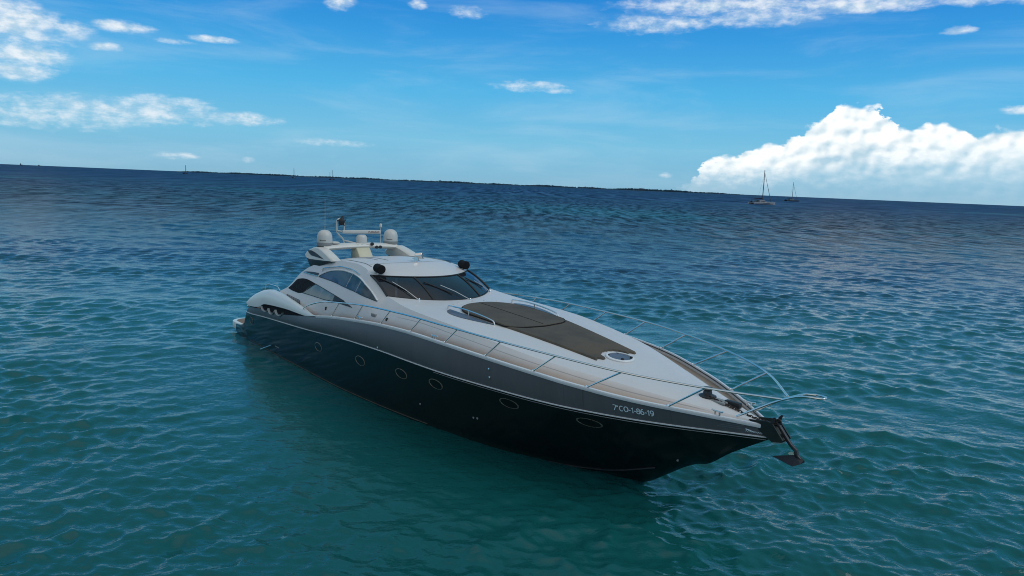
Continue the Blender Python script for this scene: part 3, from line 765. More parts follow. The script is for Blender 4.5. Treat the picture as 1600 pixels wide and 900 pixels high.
for a in (35, 145, 215, 325):
    obj('hatch_clip', box(-.03+17.97+.27*math.cos(R(a)), .03+17.97+.27*math.cos(R(a)), .27*math.sin(R(a))-.02, .27*math.sin(R(a))+.02, zh+.01, zh+.055, .005), 'rubber', htc)
def lens(n=24):
    P = []
    for x in np.linspace(12.62, 14.62, n):
        u = (x-12.62)/2.0; yo = 1.17+.33*math.sin(math.pi*u**.62)**.9
        P.append([(x, -y, deck_z(x, y)+.008) for y in np.linspace(1.16-.02*u, yo+.001, 6)])
    return grid(P, flip=True)
bothsides('skylight', lens(), 'skyglass')
for sg in (-1, 1):
    pts = [(12.52, 1.18), (12.56, 1.18), (13.2, 1.20), (13.9, 1.19), (14.58, 1.155), (14.64, 1.15)]
    hh = [.0, .09, .15, .15, .085, .0]
    rl = [(x, sg*y, deck_z(x, y)+h) for (x, y), h in zip(pts, hh)]
    g_ = obj('grab_rail', tube(smooth_path(rl, 6), .019, 8), 'steel', Y_)
    obj('rail_stud', tube([(13.55, sg*1.2, deck_z(13.55, 1.2)+.15), (13.55, sg*1.2, deck_z(13.55, 1.2))], .016, 8), 'steel', g_)
for (x, y) in ((12.16, -.75), (12.02, -.45), (11.95, .12), (12.02, .5), (12.2, .85)):
    obj('deck_stud', lathe([(.022, -.01), (.022, .02), (.012, .03)], (x, y, deck_z(x, y)), n=10), 'steel', Y_)

# bow rail: twin side rails that meet the pulpit
rails = [(6.2, 2.68, 2.26), (6.6, 2.68, 2.42), (7.1, 2.69, 2.57), (7.95, 2.70, 2.75), (8.9, 2.70, 2.86), (10.42, 2.71, 3.02), (11.97, 2.71, 3.10), (13.51, 2.70, 3.14), (15.05, 2.64, 3.14), (16.6, 2.54, 3.13), (18.15, 2.28, 3.09), (19.65, 1.86, 3.02), (21.13, 1.10, 2.94), (22.18, .12, 2.83)]
bases = [(8.38, 2.35), (9.9, 2.54), (11.43, 2.62), (12.95, 2.68), (14.45, 2.66), (15.95, 2.61), (17.40, 2.55), (18.70, 2.44), (20.28, 2.32)]
tops = [4, 5, 6, 7, 8, 9, 10, 11, 12]
for sg in (-1, 1):
    path = smooth_path([(x, sg*y, z) for x, y, z in rails], 5)
    br = obj('bow_rail', tube(path, .023, 8), 'steel', Y_)
    for (bx, bz), ti in zip(bases, tops):
        a = (bx, sg*(float(ys(bx))-.03), float(zs(bx))+.01); b = rails[ti]; b = (b[0], sg*b[1], b[2])
        obj('rail_post', join(tube([a, b], .020, 8), lathe([(.035, 0), (.035, .02), (.02, .05)], a, n=10)), 'steel', br)
pl = []
for sg in (-1, 1):
    pl += [tube(smooth_path([(21.38, sg*.33, 2.30), (22.15, sg*.13, 2.80), (22.55, sg*.12, 2.98), (22.72, sg*.13, 3.0)], 4), .022, 8)]
pl += [tube(smooth_path([(22.5, -.12, 2.96), (22.72, -.14, 3.01), (22.90, -.10, 3.02), (22.955, 0, 3.02), (22.90, .10, 3.02), (22.72, .14, 3.01), (22.5, .12, 2.96)], 4), .022, 8), tube([(22.5, -.12, 2.96), (22.5, .12, 2.96)], .016, 8)]
obj('pulpit', join(*pl), 'steel', Y_)

# portholes on the starboard and port topsides
for x, z, a, b in ((1.07, .94, .17, .14), (7.30, 1.14, .235, .135), (10.15, 1.29, .255, .135), (12.41, 1.41, .255, .13), (13.97, 1.48, .255, .125), (16.57, 1.60, .255, .115), (18.62, 1.615, .26, .10)):
    for sg in (-1, 1):
        ring, gl = [], []
        for k_ in range(28):
            an = 2*math.pi*k_/28; ca, sa = math.cos(an), math.sin(an)
            row = []
            for q, off in ((1.11, -.004), (1.11, .010), (1.0, .015), (.97, .004)):
                px, pz = x+a*q*ca, z+b*q*sa; row.append((px, sg*(float(hull_y(px, pz))+off), pz))
            ring.append(row)
            gl.append((x+a*.98*ca, sg*(float(hull_y(x+a*.98*ca, z+b*.98*sa))+.006), z+b*.98*sa))
        ring.append(ring[0])
        ph = obj('porthole', grid(ring, flip=sg > 0), 'porthole', Y_)
        obj('porthole_glass', (gl, [tuple(range(28))]), 'portglass', ph)
# lettering of the registration, wrapped onto the band
def lettering(text, name, x0, x1, zfun, height, mat, surf):
    cu = bpy.data.curves.new(name, 'FONT'); cu.body = text; cu.size = 1.0; cu.offset = .03
    ob = bpy.data.objects.new(name, cu); C.collection.objects.link(ob)
    dg = bpy.context.evaluated_depsgraph_get(); me = bpy.data.meshes.new_from_object(ob.evaluated_get(dg))
    bm = bmesh.new(); bm.from_mesh(me)
    bmesh.ops.remove_doubles(bm, verts=bm.verts[:], dist=1e-5); bmesh.ops.triangulate(bm, faces=bm.faces[:])
    for _ in range(2):
        bmesh.ops.subdivide_edges(bm, edges=[e for e in bm.edges if e.calc_length() > .22], cuts=1); bmesh.ops.triangulate(bm, faces=bm.faces[:])
    bm.verts.index_update(); V = [tuple(v.co) for v in bm.verts]; F = [tuple(v.index for v in f.verts) for f in bm.faces]; bm.free()
    bpy.data.objects.remove(ob); bpy.data.curves.remove(cu); bpy.data.meshes.remove(me)
    w0 = min(p[0] for p in V); w1 = max(p[0] for p in V); hgt = max(p[1] for p in V)
    out = []
    for px, py, _ in V:
        x = x0+(x1-x0)*(px-w0)/(w1-w0); z = zfun(x)+height*py/hgt; out.append(surf(x, z))
    return obj(name, (out, F), mat, Y_, smooth=False)
def on_band(x, z, off=.012):
    tt_ = (z-float(zl(x)))/(float(zs(x))-float(zl(x))); return (x, -float(band_y(x, tt_))-off, z)
def arc(cx, cy, rx, ry, a0, a1, n=14): return [(cx+rx*math.cos(R(a)), cy+ry*math.sin(R(a))) for a in np.linspace(a0, a1, n)]
GL = {'7': (.56, [[(.04, .94), (.52, .94), (.20, .0)]]), 'C': (.68, [arc(.36, .5, .29, .44, 50, 310)]), 'O': (.74, [arc(.37, .5, .30, .44, 0, 360, 22)]),
      '-': (.36, [[(.05, .42), (.31, .42)]]), '1': (.40, [[(.05, .74), (.25, .94), (.25, .0)]]),
      '8': (.58, [arc(.28, .73, .19, .21, 0, 360, 18), arc(.28, .28, .23, .24, 0, 360, 18)]),
      '6': (.58, [arc(.28, .30, .22, .26, 0, 360, 18), arc(.34, .34, .28, .60, 180, 75, 9)]), '9': (.58, [arc(.28, .66, .22, .28, 0, 360, 18), arc(.22, .62, .28, .58, 0, -105, 9)]),
      'a': (.30, [arc(.13, .80, .09, .10, 0, 360, 12), [(.23, .92), (.23, .66)]]), ' ': (.10, [])}
def stroke_text(text, name, x0, x1, z0, hgt, half, mat, surf):
    """lettering drawn with flat pen strokes laid on a surface"""
    total = sum(GL[c][0] for c in text); cur = 0; parts_ = []
    for c in text:
        adv, lines = GL[c]; hw = half*(.55 if c == 'a' else 1)
        for ln in lines:
            P = np.array(ln); T = np.gradient(P, axis=0); T /= np.linalg.norm(T, axis=1)[:, None]+1e-9; N_ = np.stack([-T[:, 1], T[:, 0]], 1)
            if len(P) == 3 and c in '71': N_[1] = (N_[0]+N_[2]); N_[1] /= np.linalg.norm(N_[1])*.8
            row = [[surf(x0+(x1-x0)*(cur+q[0])/total, z0+hgt*q[1]) for q in (p+n_*hw, p-n_*hw)] for p, n_ in zip(P, N_)]
            parts_.append(grid(row))
        cur += adv
    return obj(name, join(*parts_), mat, Y_, smooth=False)
stroke_text('7a CO-1-86-19', 'registration_lettering', 19.27, 20.05, 2.085, .125, .075, 'letter', on_band)
# scuffs and a small worn emblem near the stem
for x0, x1, z in ((21.25, 21.55, 2.155), (21.15, 21.5, 2.115), (21.1, 21.62, 2.075)):
    obj('scratch', grid([[on_band(x, z-.004, .004) for x in np.linspace(x0, x1, 8)], [on_band(x, z+.003, .004) for x in np.linspace(x0, x1, 8)]]), 'grey', Y_)
em = []
for k_ in range(9):
    x = 21.58+.032*k_; h_ = .05 if k_ in (0, 1) else .022
    em.append(tube([on_band(x-.012, 2.035-.001*k_, .006), on_band(x+.018, 2.035+h_, .006)], .006, 5))
em.append(tube([on_band(21.57, 2.09, .006), on_band(21.70, 2.045, .006)], .009, 5))
obj('bow_emblem', join(*em), 'letter', Y_)
for x, z in ((15.12, .83), (15.26, .85), (13.02, .67), (20.03, .93)):
    obj('skin_fitting', lathe([(.03, 0), (.03, .015), (.015, .02)], (x, -float(hull_y(x, z)), z), (0, -1, 0), 12), 'grey', Y_)
for x, z in ((11.35, 1.95), (16.13, 2.37), (16.15, 2.17)):
    obj('skin_fitting', lathe([(.028, 0), (.028, .015), (.015, .02)], on_band(x, z, 0), (0, -1, .1), 12), 'steel', Y_)
# chine rail low on the bow
P = [(x, -float(hull_y(x, z))-.01, z) for x, z in ((16.6, -.05), (17.3, .0), (17.92, .09), (18.69, .31), (19.18, .49), (19.5, .60))]
o = tube(smooth_path(P, 5), .022, 6); bothsides('spray_rail', o, 'darksteel')
# waterline scum strip
P = [(x, -float(hull_y(x, .05))-.006, .05) for x in np.linspace(.6, 13, 60)]
o = tube(P, .012, 5); bothsides('boot_stripe', o, 'scum')

# fittings on the side of the coachroof
def side_fit(x, z, kind):
    p = np.array(onside(x, z, .0))
    if kind == 'vent': obj('side_vent', box(x-.13, x+.13, p[1]-.02, p[1]+.05, z-.06, z+.06, .01), 'grey', Y_)
    else: obj('deck_filler', box(x-.04, x+.04, p[1]-.03, p[1]+.05, z-.06, z+.05, .015), 'darksteel', Y_)
side_fit(10.43, 2.68, 'vent'); side_fit(11.2, 2.70, 'f'); side_fit(7.35, 2.42, 'f')
def cleat(x, y, z, dx_=.13):
    c_ = join(tube(smooth_path([(x-dx_, y, z+.10), (x-.06, y, z+.085), (x+.06, y, z+.085), (x+dx_, y, z+.10)], 4), .018, 8), tube([(x-.05, y, z), (x-.05, y, z+.085)], .02, 8), tube([(x+.05, y, z), (x+.05, y, z+.085)], .02, 8))
    obj('mooring_cleat', c_, 'steel', Y_)
for x in (10.2, 14.0, 21.1):
    for sg in (-1, 1): cleat(x, sg*(float(ys(x))-.05), float(zs(x))+.02)

# windlass, chain and bow roller
zw = zc_f(20.5)
wl = obj('windlass', lathe([(.19, -.02), (.19, .02), (.14, .04), (.10, .06), (.085, .13), (.11, .17), (.11, .19), (.0001, .20)], (20.45, .0, float(zw)), n=24), 'darksteel', Y_)
obj('windlass_base', box(20.25, 20.95, -.13, .13, float(zw)-.06, float(zw)+.0, .03), 'grey', wl)
obj('chain_stopper', box(20.85, 21.2, .02, .14, float(zc_f(21))-.02, float(zc_f(21))+.10, .02), 'rubber', Y_)
ch = []
cpath = [Vector((20.55, -.08, float(zw)+.03)), Vector((21.0, -.06, float(zc_f(21.))+.03)), Vector((21.6, -.02, 2.27)), Vector((21.95, 0, 2.26)), Vector((22.1, 0, 2.27))]
acc_ = 0
pts = [Vector(p) for p in smooth_path(cpath, 10)]
for i in range(0, len(pts)-1):
    a, b = pts[i], pts[i+1]; d = (b-a); mid_ = (a+b)/2
    q = d.normalized(); u = q.cross(Vector((0, 0, 1))).normalized(); v_ = u.cross(q)
    s_ = u if i % 2 else v_
    ch.append(tube([tuple(mid_+q*(math.cos(an)*d.length*.72)+s_*(math.sin(an)*.026)) for an in np.linspace(0, 2*math.pi, 11)[:-1]], .010, 5, closed=True))
obj('anchor_chain', join(*ch), 'rust', Y_)
# stemhead fitting: two cheek plates and a roller
cheek = [(21.55, 2.26), (21.95, 2.33), (22.06, 2.30), (22.30, 2.04), (22.26, 1.97), (22.12, 1.93), (21.98, 1.99), (21.7, 2.16)]
bl = join(prism(cheek, -.16, -.13, 'y'), prism(cheek, .13, .16, 'y'), prism([(21.55, 2.20), (22.05, 2.20), (22.24, 2.0), (22.2, 1.97), (22.0, 2.15), (21.55, 2.16)], -.13, .13, 'y'))
brr = obj('bow_roller', bl, 'plate', Y_)
obj('roller', lathe([(.06, -.12), (.04, -.03), (.04, .03), (.06, .12)], (22.17, 0, 2.06), (0, 1, 0), 16), 'rubber', brr)
obj('guide_horn', prism([(22.0, 2.28), (22.06, 2.29), (22.10, 2.44), (22.07, 2.44), (22.02, 2.38)], -.15, -.12, 'y'), 'darksteel', brr)
obj('guide_horn', prism([(22.0, 2.28), (22.06, 2.29), (22.10, 2.44), (22.07, 2.44), (22.02, 2.38)], .12, .15, 'y'), 'darksteel', brr)
obj('plate_edge', prism([(22.10, 1.93), (22.28, 1.97), (22.28, 1.995), (22.10, 1.955)], -.17, .17, 'y'), 'steel', brr)

# stern quarter: white fairings with exhaust gills
def fairing():
    xs_ = np.linspace(.72, 7.35, 70)
    lo = pc([.72, .9, 1.9, 2.3, 2.7, 3.3, 4.2, 5.0, 6.4, 7.35], [1.60, 1.55, 1.63, 1.72, 1.86, 1.93, 1.99, 2.03, 2.05, 2.19])
    hi = pc([.72, .9, 1.3, 1.9, 2.5, 3.1, 3.7, 4.84, 5.92, 7.0, 7.35], [1.66, 1.84, 2.05, 2.25, 2.37, 2.42, 2.42, 2.36, 2.27, 2.18, 2.195])
    P = []
    for x in xs_:
        a, b = float(lo(x)), float(hi(x)); yo = float(ys(x))+.03; wd = min(.55, .9*(b-a)+.03)
        row = []
        for s in np.linspace(0, 1, 13):
            an = s*math.pi*.62
            row.append((x, -(yo-wd*.5*(1-math.cos(an))*1.05), a+(b-a)*min(1, math.sin(min(an, math.pi/2)))))
        row.append((x, -(yo-wd), a+(b-a)*.75)); row.append((x, -(yo-wd), a))
        P.append(row)
    return grid(P, flip=True), lo
fg, flo = fairing()
fa, fb = bothsides('stern_fairing', fg, 'white', angle=60)
# dark recess behind the gills and pale dividers
def recess():
    P = []
    for x in np.linspace(2.15, 6.9, 50):
        P.append([(x, -(float(ys(x))-.02), float(zs(x))-.02), (x, -(float(ys(x))-.04), float(flo(x))+.03)])
    return grid(P, flip=True)
rec = recess()
def scoop(xc, wd, dp):
    """curved lip of one gill, open at the top"""
    P = []
    for an in np.linspace(math.pi*.05, math.pi*.95, 12):
        x = xc+wd*math.cos(an); z0 = float(zs(xc))+.10
        z = z0-dp*math.sin(an)
        P.append([(x, -float(ys(x))-.03, z), (x, -float(ys(x))-.045, z+.02), (x+.02, -float(ys(x))-.03, z+.035), (x+.05, -float(ys(x))+.03, z+.04)])
    return grid(P)
for sg, par in ((-1, fa), (1, fb)):
    f_ = (lambda q: q) if sg < 0 else mirror
    rc = obj('air_intake', f_(rec), 'black', par)
    for xc, wd, dp in ((2.75, .36, .16), (3.42, .30, .19), (4.15, .34, .18)):
        obj('intake_scoop', f_(scoop(xc, wd, dp)), 'scoop', rc)
# stern light, cockpit and aft deck between the fairings
obj('stern_light', lathe([(.04, -.02), (.04, .02), (.02, .04)], (.86, -2.62, 1.5), (-.5, -.8, 0), 12), 'steel', Y_)
obj('cockpit_sole', grid([[(.9, -2.3, 1.42), (.9, 2.3, 1.42)], [(4.7, -2.3, 1.45), (4.7, 2.3, 1.45)]]), 'teak', Y_)
obj('aft_sunbed', box(1.0, 2.6, -1.7, 1.7, 1.42, 1.88, .1, 3), 'pad', Y_)
obj('cockpit_sofa', join(box(2.8, 3.3, -2.0, 2.0, 1.42, 1.8, .08), box(2.7, 2.9, -2.0, 2.0, 1.7, 2.15, .08)), 'seat', Y_)
obj('garage_lid', box(.62, .98, -2.2, 2.2, 1.30, 1.56, .05), 'white', Y_)
for sg in (-1, 1):
    obj('stern_rail', tube(smooth_path([(1.5, sg*2.2, 2.05), (1.6, sg*2.2, 2.38), (2.0, sg*2.2, 2.5), (2.7, sg*2.2, 2.52), (3.05, sg*2.2, 2.38)], 5), .017, 8), 'steel', Y_)
# bathing platform
def plat(x0, x1, w, z0, z1, rad):
    out = []
    for cx, cy, a0 in ((x0+rad, -w+rad, 180), (x0+rad, w-rad, 90)):
        rng_ = np.linspace(a0+90, a0, 8) if cy < 0 else np.linspace(a0+90, a0, 8)
        out += [(cx+rad*math.cos(R(a)), cy+rad*math.sin(R(a))) for a in rng_]
    poly = [(x1, -w)] + out + [(x1, w)]
    return prism(poly, z0, z1, 'z', .03)
bpf = obj('bathing_platform', plat(-2.3, .4, 2.33, .12, .41, .55), 'white', Y_)
obj('teak_deck', plat(-2.16, .3, 2.19, .38, .418, .48), 'teak', bpf)
bothsides('hull_extension', prism([(-1.25, .10), (-1.25, .40), (-.6, .45), (.3, .85), (.55, -.3), (-.4, -.3)], -2.40, -2.28, 'y', .02), 'hull')
obj('boarding_step', tube([(2.45, -2.75, .08), (3.05, -2.56, .34)], .02, 6), 'steel', Y_)
obj('hull_slot', grid([[on_h for on_h in ((x, -float(hull_y(x, z))-.006, z) for x in (3.4, 3.6, 3.8))] for z in (.36, .40)]), 'grey', Y_)

# radar arch: winged side fins and a cross beam
fin = [(4.28, 3.86), (4.40, 3.98), (4.62, 4.10), (4.9, 4.19), (5.3, 4.22), (5.7, 4.14), (6.15, 4.02), (6.62, 3.87), (6.6, 3.835), (6.0, 3.80), (5.2, 3.76), (4.7, 3.74), (4.4, 3.78)]
def finmesh():
    P = []
    n = len(fin); cen = np.mean(fin, 0)
    for y, s in ((1.42, .80), (1.46, .93), (1.53, 1.0), (1.70, 1.0), (1.78, .95), (1.80, .86)):
        P.append([(cen[0]+(x-cen[0])*s, -y-.10*(cen[1]-z)/.3*.6, cen[1]+(z-cen[1])*s) for x, z in fin])
    vf = grid(P, closed=True); k_ = len(vf[0])
    vf[1].append(tuple(range(n))); vf[1].append(tuple(range(k_-n, k_))[::-1])
    return vf
def beam():
    P = []
    for y in np.linspace(-1.5, 1.5, 25):
        zc = 4.16+.06*(1-(y/1.5)**2); c = .36; h = .105
        P.append([(5.0+c*math.cos(a)*abs(math.cos(a))**-.2 if abs(math.cos(a)) > 1e-3 else 5.0, y, zc+h*math.sin(a)) for a in np.linspace(0, 2*math.pi, 17)[:-1]])
    return grid(P, closed=True)
arch = obj('radar_arch', join(beam(), finmesh(), mirror(finmesh())), 'cream', Y_, angle=50)
for sg in (-1, 1):
    f_ = (lambda q: q) if sg < 0 else mirror
    pv = [(4.55, 4.05), (4.85, 4.075), (5.2, 4.03), (5.6, 3.945), (5.95, 3.865), (5.4, 3.885), (4.9, 3.905), (4.70, 3.965)]
    obj('arch_vent', f_(([(x, -1.80-.2*(3.95-z)-.012 if True else 0, z) for x, z in pv], [tuple(range(len(pv)))])), 'rubber', arch)
    obj('arch_foot', f_(prism([(4.55, 3.78), (6.45, 3.83), (6.1, 3.74), (5.4, 3.52), (4.95, 3.36)], -1.83, -1.50, 'y', .02)), 'rubber', arch)
obj('arch_pedestal', prism([(4.9, 3.60), (5.7, 3.75), (5.35, 4.18), (4.95, 4.18)], -.28, .28, 'y', .04), 'yellowed', arch)
for sg in (-1, 1):
    rd = obj('radome', lathe([(.255, .0), (.27, .04), (.272, .22), (.262, .34), (.228, .44), (.165, .51), (.085, .545), (.0001, .555)], (5.0, sg*1.35, 4.26), n=32), 'dome', Y_)
    obj('radome_base', lathe([(.08, -.10), (.10, -.06), (.24, -.035), (.270, .0), (.278, .03), (.278, .10), (.272, .105)], (5.0, sg*1.35, 4.262), n=32), 'grey', rd)
    # worn dark maker's lettering, not legible
    mk = []
    for k_ in range(6):
        an = R(-40+(k_-2.5)*8.0); hh_ = .042 if k_ == 0 else .026
        ring = [(5.0+.2745*math.cos(an+d_), sg*1.35+.2745*math.sin(an+d_), 4.26+.17+z_) for d_, z_ in ((-.05, 0), (.05, 0), (.05, hh_), (-.05, hh_))]
        mk.append((ring, [(0, 1, 2, 3)]))
    obj('radome_lettering', join(*mk), 'interior', rd)
gz = 4.25
obj('gps_antenna', lathe([(.03, 0), (.03, .08), (.19, .10), (.20, .125), (.15, .16), (.0001, .18)], (5.0, -.98, gz-.03), n=24), 'dome', Y_)
rp = obj('radar_pedestal', lathe([(.26, 0), (.25, .05), (.20, .09), (.20, .30), (.17, .36), (.12, .40)], (5.0, .12, gz-.03), n=24), 'dome', Y_)
RA = R(78)
def rot2(vf, cx, cy, a): return [(cx+(x-cx)*math.cos(a)-(y-cy)*math.sin(a), cy+(x-cx)*math.sin(a)+(y-cy)*math.cos(a), z) for x, y, z in vf[0]], vf[1]
scn = obj('radar_scanner', rot2(box(5.0-.72, 5.0+.72, .12-.06, .12+.06, 4.66, 4.79, .03), 5.0, .12, RA), 'dome', rp)
cu = lettering('FURUNO', 'radar_lettering', 0, .42, lambda x: 0, .055, 'redmark', lambda x, z: (x, z, 0))
dv = Vector((math.cos(RA), math.sin(RA), 0)); nvv = Vector((math.sin(RA), -math.cos(RA), 0))
for v in cu.data.vertices:
    q = Vector((5.0, .12, 4.70))+dv*(.24+v.co.x)+nvv*.063; v.co = (q.x, q.y, 4.70+v.co.y)
cu.parent = scn
# light mast behind the scanner
mp = [(4.7, -.42, gz-.03), (4.7, -.46, 4.40), (4.6, -.62, 4.62), (4.55, -.66, 4.75), (4.55, -.66, 5.05), (4.55, -.60, 5.16), (4.55, -.50, 5.19)]
mast = obj('light_mast', join(tube(smooth_path(mp, 4), .034, 8), tube(smooth_path([(4.55, -.36, 4.74), (4.55, -.36, 4.98), (4.55, -.40, 5.12), (4.55, -.50, 5.19)], 4), .026, 8), tube([(4.55, -.66, 4.74), (4.9, -.5, 4.72)], .03, 8), tube([(4.7, -.46, 4.40), (5.0, -.1, 4.3)], .03, 8)), 'dome', Y_)
lampv = []
lampv.append(lathe([(.06, -.12), (.11, -.08), (.12, .02), (.09, .09), (.05, .16), (.03, .22)], (4.62, -.50, 5.08), (.2, .1, 1), 14))
for a in range(5):
    an = R(72*a+20); lampv.append(tube([(4.62, -.50, 5.08), (4.62, -.50+.19*math.cos(an), 5.08+.19*math.sin(an))], [.05, .018], 6))
obj('masthead_lamp', join(*lampv), 'navlight', mast)
obj('whip_antenna', join(tube([(5.1, .86, gz-.03), (5.1, .86, 4.92)], .012, 6), lathe([(.02, 0), (.05, .03), (.05, .12), (.02, .16)], (5.1, .86, 4.88), n=12)), 'dome', Y_)
obj('whip_antenna', tube([(4.6, -1.15, gz-.06), (4.6, -1.15, 5.9)], [.009, .004], 6), 'dome', Y_)
for y in (.55, .70, .36):
    obj('arch_camera', join(lathe([(.055, -.06), (.06, .0), (.06, .05), (.04, .055)], (5.36, y, gz-.07+(.12 if y == .36 else 0)), (1, -.2, .05), 14)), 'navlight', arch)
for y in (-.2, -.02, .2): obj('arch_fitting', box(5.24, 5.32, y-.05, y+.05, gz-.02, gz+.03, .01), 'grey', arch)
# lamps on the roof
for sg in (-1, 1):
    q = (9.42, sg*1.62, 3.93)
    sp = obj('covered_spotlight', lathe([(.12, -.20), (.138, -.185), (.142, .15), (.125, .165), (.0001, .168)], q, (1, -.10, -.06), 24), 'black', Y_)
    obj('lamp_stand', tube([(9.35, sg*1.62, 3.72), (9.38, sg*1.62, 3.90)], .05, 10), 'alu', sp)
sz = float(zcr(8.95))
sl = obj('searchlight', join(lathe([(.11, -.03), (.10, .03), (.05, .07), (.04, .13)], (8.95, .05, sz), n=18), lathe([(.05, -.13), (.10, -.10), (.11, .10), (.095, .12)], (8.97, .10, sz+.19), (.75, .6, .1), 18)), 'steel', Y_)
obj('deck_horn', lathe([(.02, -.10), (.025, .0), (.07, .14)], (9.0, -.10, sz+.10), (1, -.1, .05), 14), 'steel', sl)

# ---------------------------------------------------------------- anchor hanging in the bow roller (a thing of its own)
A_ = thing('anchor', 'dark plough anchor hanging from the bow roller of the yacht', 'anchor', (-8.9793, 30.3092, 0), HD)
Aw = Matrix.Translation((-8.9793, 30.3092, 0)) @ Matrix.Rotation(HD, 4, 'Z')
base = Vector((22.45, 0, 1.6)); A_.location = Aw @ base
def loc(vf): return [(x-base.x, y-base.y, z-base.z) for x, y, z in vf[0]], vf[1]
shank = [(22.06, 2.29), (22.12, 2.30), (22.34, 2.05), (22.42, 1.97), (22.53, 1.90), (22.56, 1.80), (22.63, 1.75), (22.56, 1.71), (22.49, 1.77), (22.47, 1.86), (22.37, 1.93), (22.28, 2.02)]
obj('shank', loc(prism(shank, -.035, .035, 'y', .012)), 'darksteel', A_)
# plough fluke: two blades meeting at a ridge, point towards the stem
tip = (22.02, 0, 1.615); rdg = (22.52, 0, 1.80); heel = (22.68, 0, 1.75)
V = [tip, rdg, heel, (22.52, -.12, 1.59), (22.52, .12, 1.59), (22.65, -.09, 1.67), (22.65, .09, 1.67), (22.45, 0, 1.67)]
F = [(0, 3, 1), (0, 1, 4), (1, 3, 5, 2), (1, 2, 6, 4), (0, 7, 3), (0, 4, 7), (3, 7, 5), (7, 4, 6), (5, 7, 6), (2, 5, 6)]
obj('fluke', loc((V, F)), 'anchor_steel', A_, smooth=False)
obj('shackle', loc(tube([(22.10+.05*math.cos(a), .0+.0*a, 2.33+.05*math.sin(a)) for a in np.linspace(0, 2*math.pi, 13)[:-1]], .014, 6, closed=True)), 'rust', A_)
# ---------------------------------------------------------------- distant boats
def at(px, py_rel, dist):
    """point on the water at a distance, given the tangent of its bearing from +Y"""
    return (px*dist, dist, 0)
def catamaran(pos, rz, L, label, mast_h, canvas, paint='boatwhite'):
    t = thing('sailing_catamaran', label, 'sailboat', pos, rz)
    b = L*.27
    for sg in (-1, 1):
        P = []
        for u in np.linspace(0, 1, 16):
            x = -L/2+L*u; wd = .08*L*(1-max(0, (u-.45)/.55)**2.2)*(.75+.25*min(1, u*4)); top = 1.35+.45*u; 
            P.append([(x, sg*b-wd, top), (x, sg*b-wd*.95, .6), (x, sg*b-wd*.4, -.3), (x, sg*b+wd*.4, -.3), (x, sg*b+wd*.95, .6), (x, sg*b+wd, top), (x, sg*b, top+.06)])
        vf = grid(P, closed=True); n = len(vf[0]); vf[1].append(tuple(range(7))); vf[1].append(tuple(range(n-7, n))[::-1])
        hl = obj('boat_hull', vf, paint, t)
        obj('hull_window', box(-L*.12, L*.20, sg*b+sg*.081*L-.02, sg*b+sg*.081*L+.02, .95, 1.2), 'rubber', hl)
        obj('antifoul_stripe', box(-L*.48, L*.36, sg*(b+.072*L)-.03, sg*(b+.072*L)+.03, .0, .22), 'navy', hl)
    obj('bridge_deck', box(-L*.40, L*.22, -b, b, .9, 1.6, .1), paint, t)
    cb = obj('deckhouse', join(prism([(-L*.20, 1.55), (-L*.20, 3.0), (L*.02, 3.05), (L*.13, 1.6)], -b*.8, b*.8, 'y', .12)), 'boatwhite', t)
    obj('deckhouse_window', prism([(-L*.17, 2.1), (-L*.17, 2.75), (L*.02, 2.8), (L*.085, 2.1)], -b*.8-.04, b*.8+.04, 'y', .0), 'sideglass', cb)
    obj('bimini', box(-L*.42, -L*.16, -b*.85, b*.85, 3.25, 3.42, .07), canvas, t)
    for x in (-L*.41, -L*.22):
        for sg in (-1, 1): obj('bimini_post', tube([(x, sg*b*.8, 1.5), (x, sg*b*.8, 3.3)], .06, 6), 'steel', t)
    obj('helm_station', box(-L*.30, -L*.25, b*.2, b*.45, 1.5, 2.7, .1), 'boatwhite', t)
    obj('davit', join(tube([(-L*.46, -b*.5, 1.5), (-L*.5, -b*.5, 2.6)], .08, 6), tube([(-L*.46, b*.5, 1.5), (-L*.5, b*.5, 2.6)], .08, 6)), 'steel', t)
    obj('dinghy', lathe([(.05, -1.3), (.42, -1.1), (.5, 0), (.42, 1.0), (.05, 1.4)], (-L*.50, 0, 2.0), (0, 1, 0), 12), 'navy', t)
    mx = L*.02
    ms = obj('mast', tube([(mx, 0, 3.0), (mx, 0, mast_h*.6), (mx-.1, 0, mast_h)], [.30, .26, .20], 10), 'mastgrey', t)
    obj('spreader', join(tube([(mx, -1.6, mast_h*.45), (mx, 1.6, mast_h*.45)], .05, 6), tube([(mx, -1.2, mast_h*.72), (mx, 1.2, mast_h*.72)], .05, 6)), 'mastgrey', ms)
    bm_ = obj('boom', tube([(mx, 0, 4.0), (-L*.40, 0, 4.2)], .13, 8), 'mastgrey', t)
    obj('sail_cover', tube([(mx-.3, 0, 4.35), (-L*.1, 0, 4.5), (-L*.38, 0, 4.45)], [.32, .36, .2], 10), canvas, bm_)
    obj('furled_genoa', tube([(L*.44, 0, 2.0), (mx, 0, mast_h*.93)], [.20, .10], 8), 'mastgrey', t)
    for sg in (-1, 1): obj('shroud', tube([(-L*.08, sg*b*1.1, 1.6), (mx, 0, mast_h*.9)], .03, 5), 'mastgrey', t)
    obj('crossbeam', tube([(L*.40, -b, 1.75), (L*.40, b, 1.75)], .12, 8), 'mastgrey', t)
    obj('guard_rail', join(*[tube([(x, sg*b*1.2, 1.6), (x, sg*b*1.2, 2.3)], .03, 5) for x in np.linspace(-L*.45, L*.45, 8) for sg in (-1, 1)], *[tube([(-L*.45, sg*b*1.2, 2.3), (L*.45, sg*b*1.1, 2.35)], .03, 5) for sg in (-1, 1)]), 'steel', t)
    return t
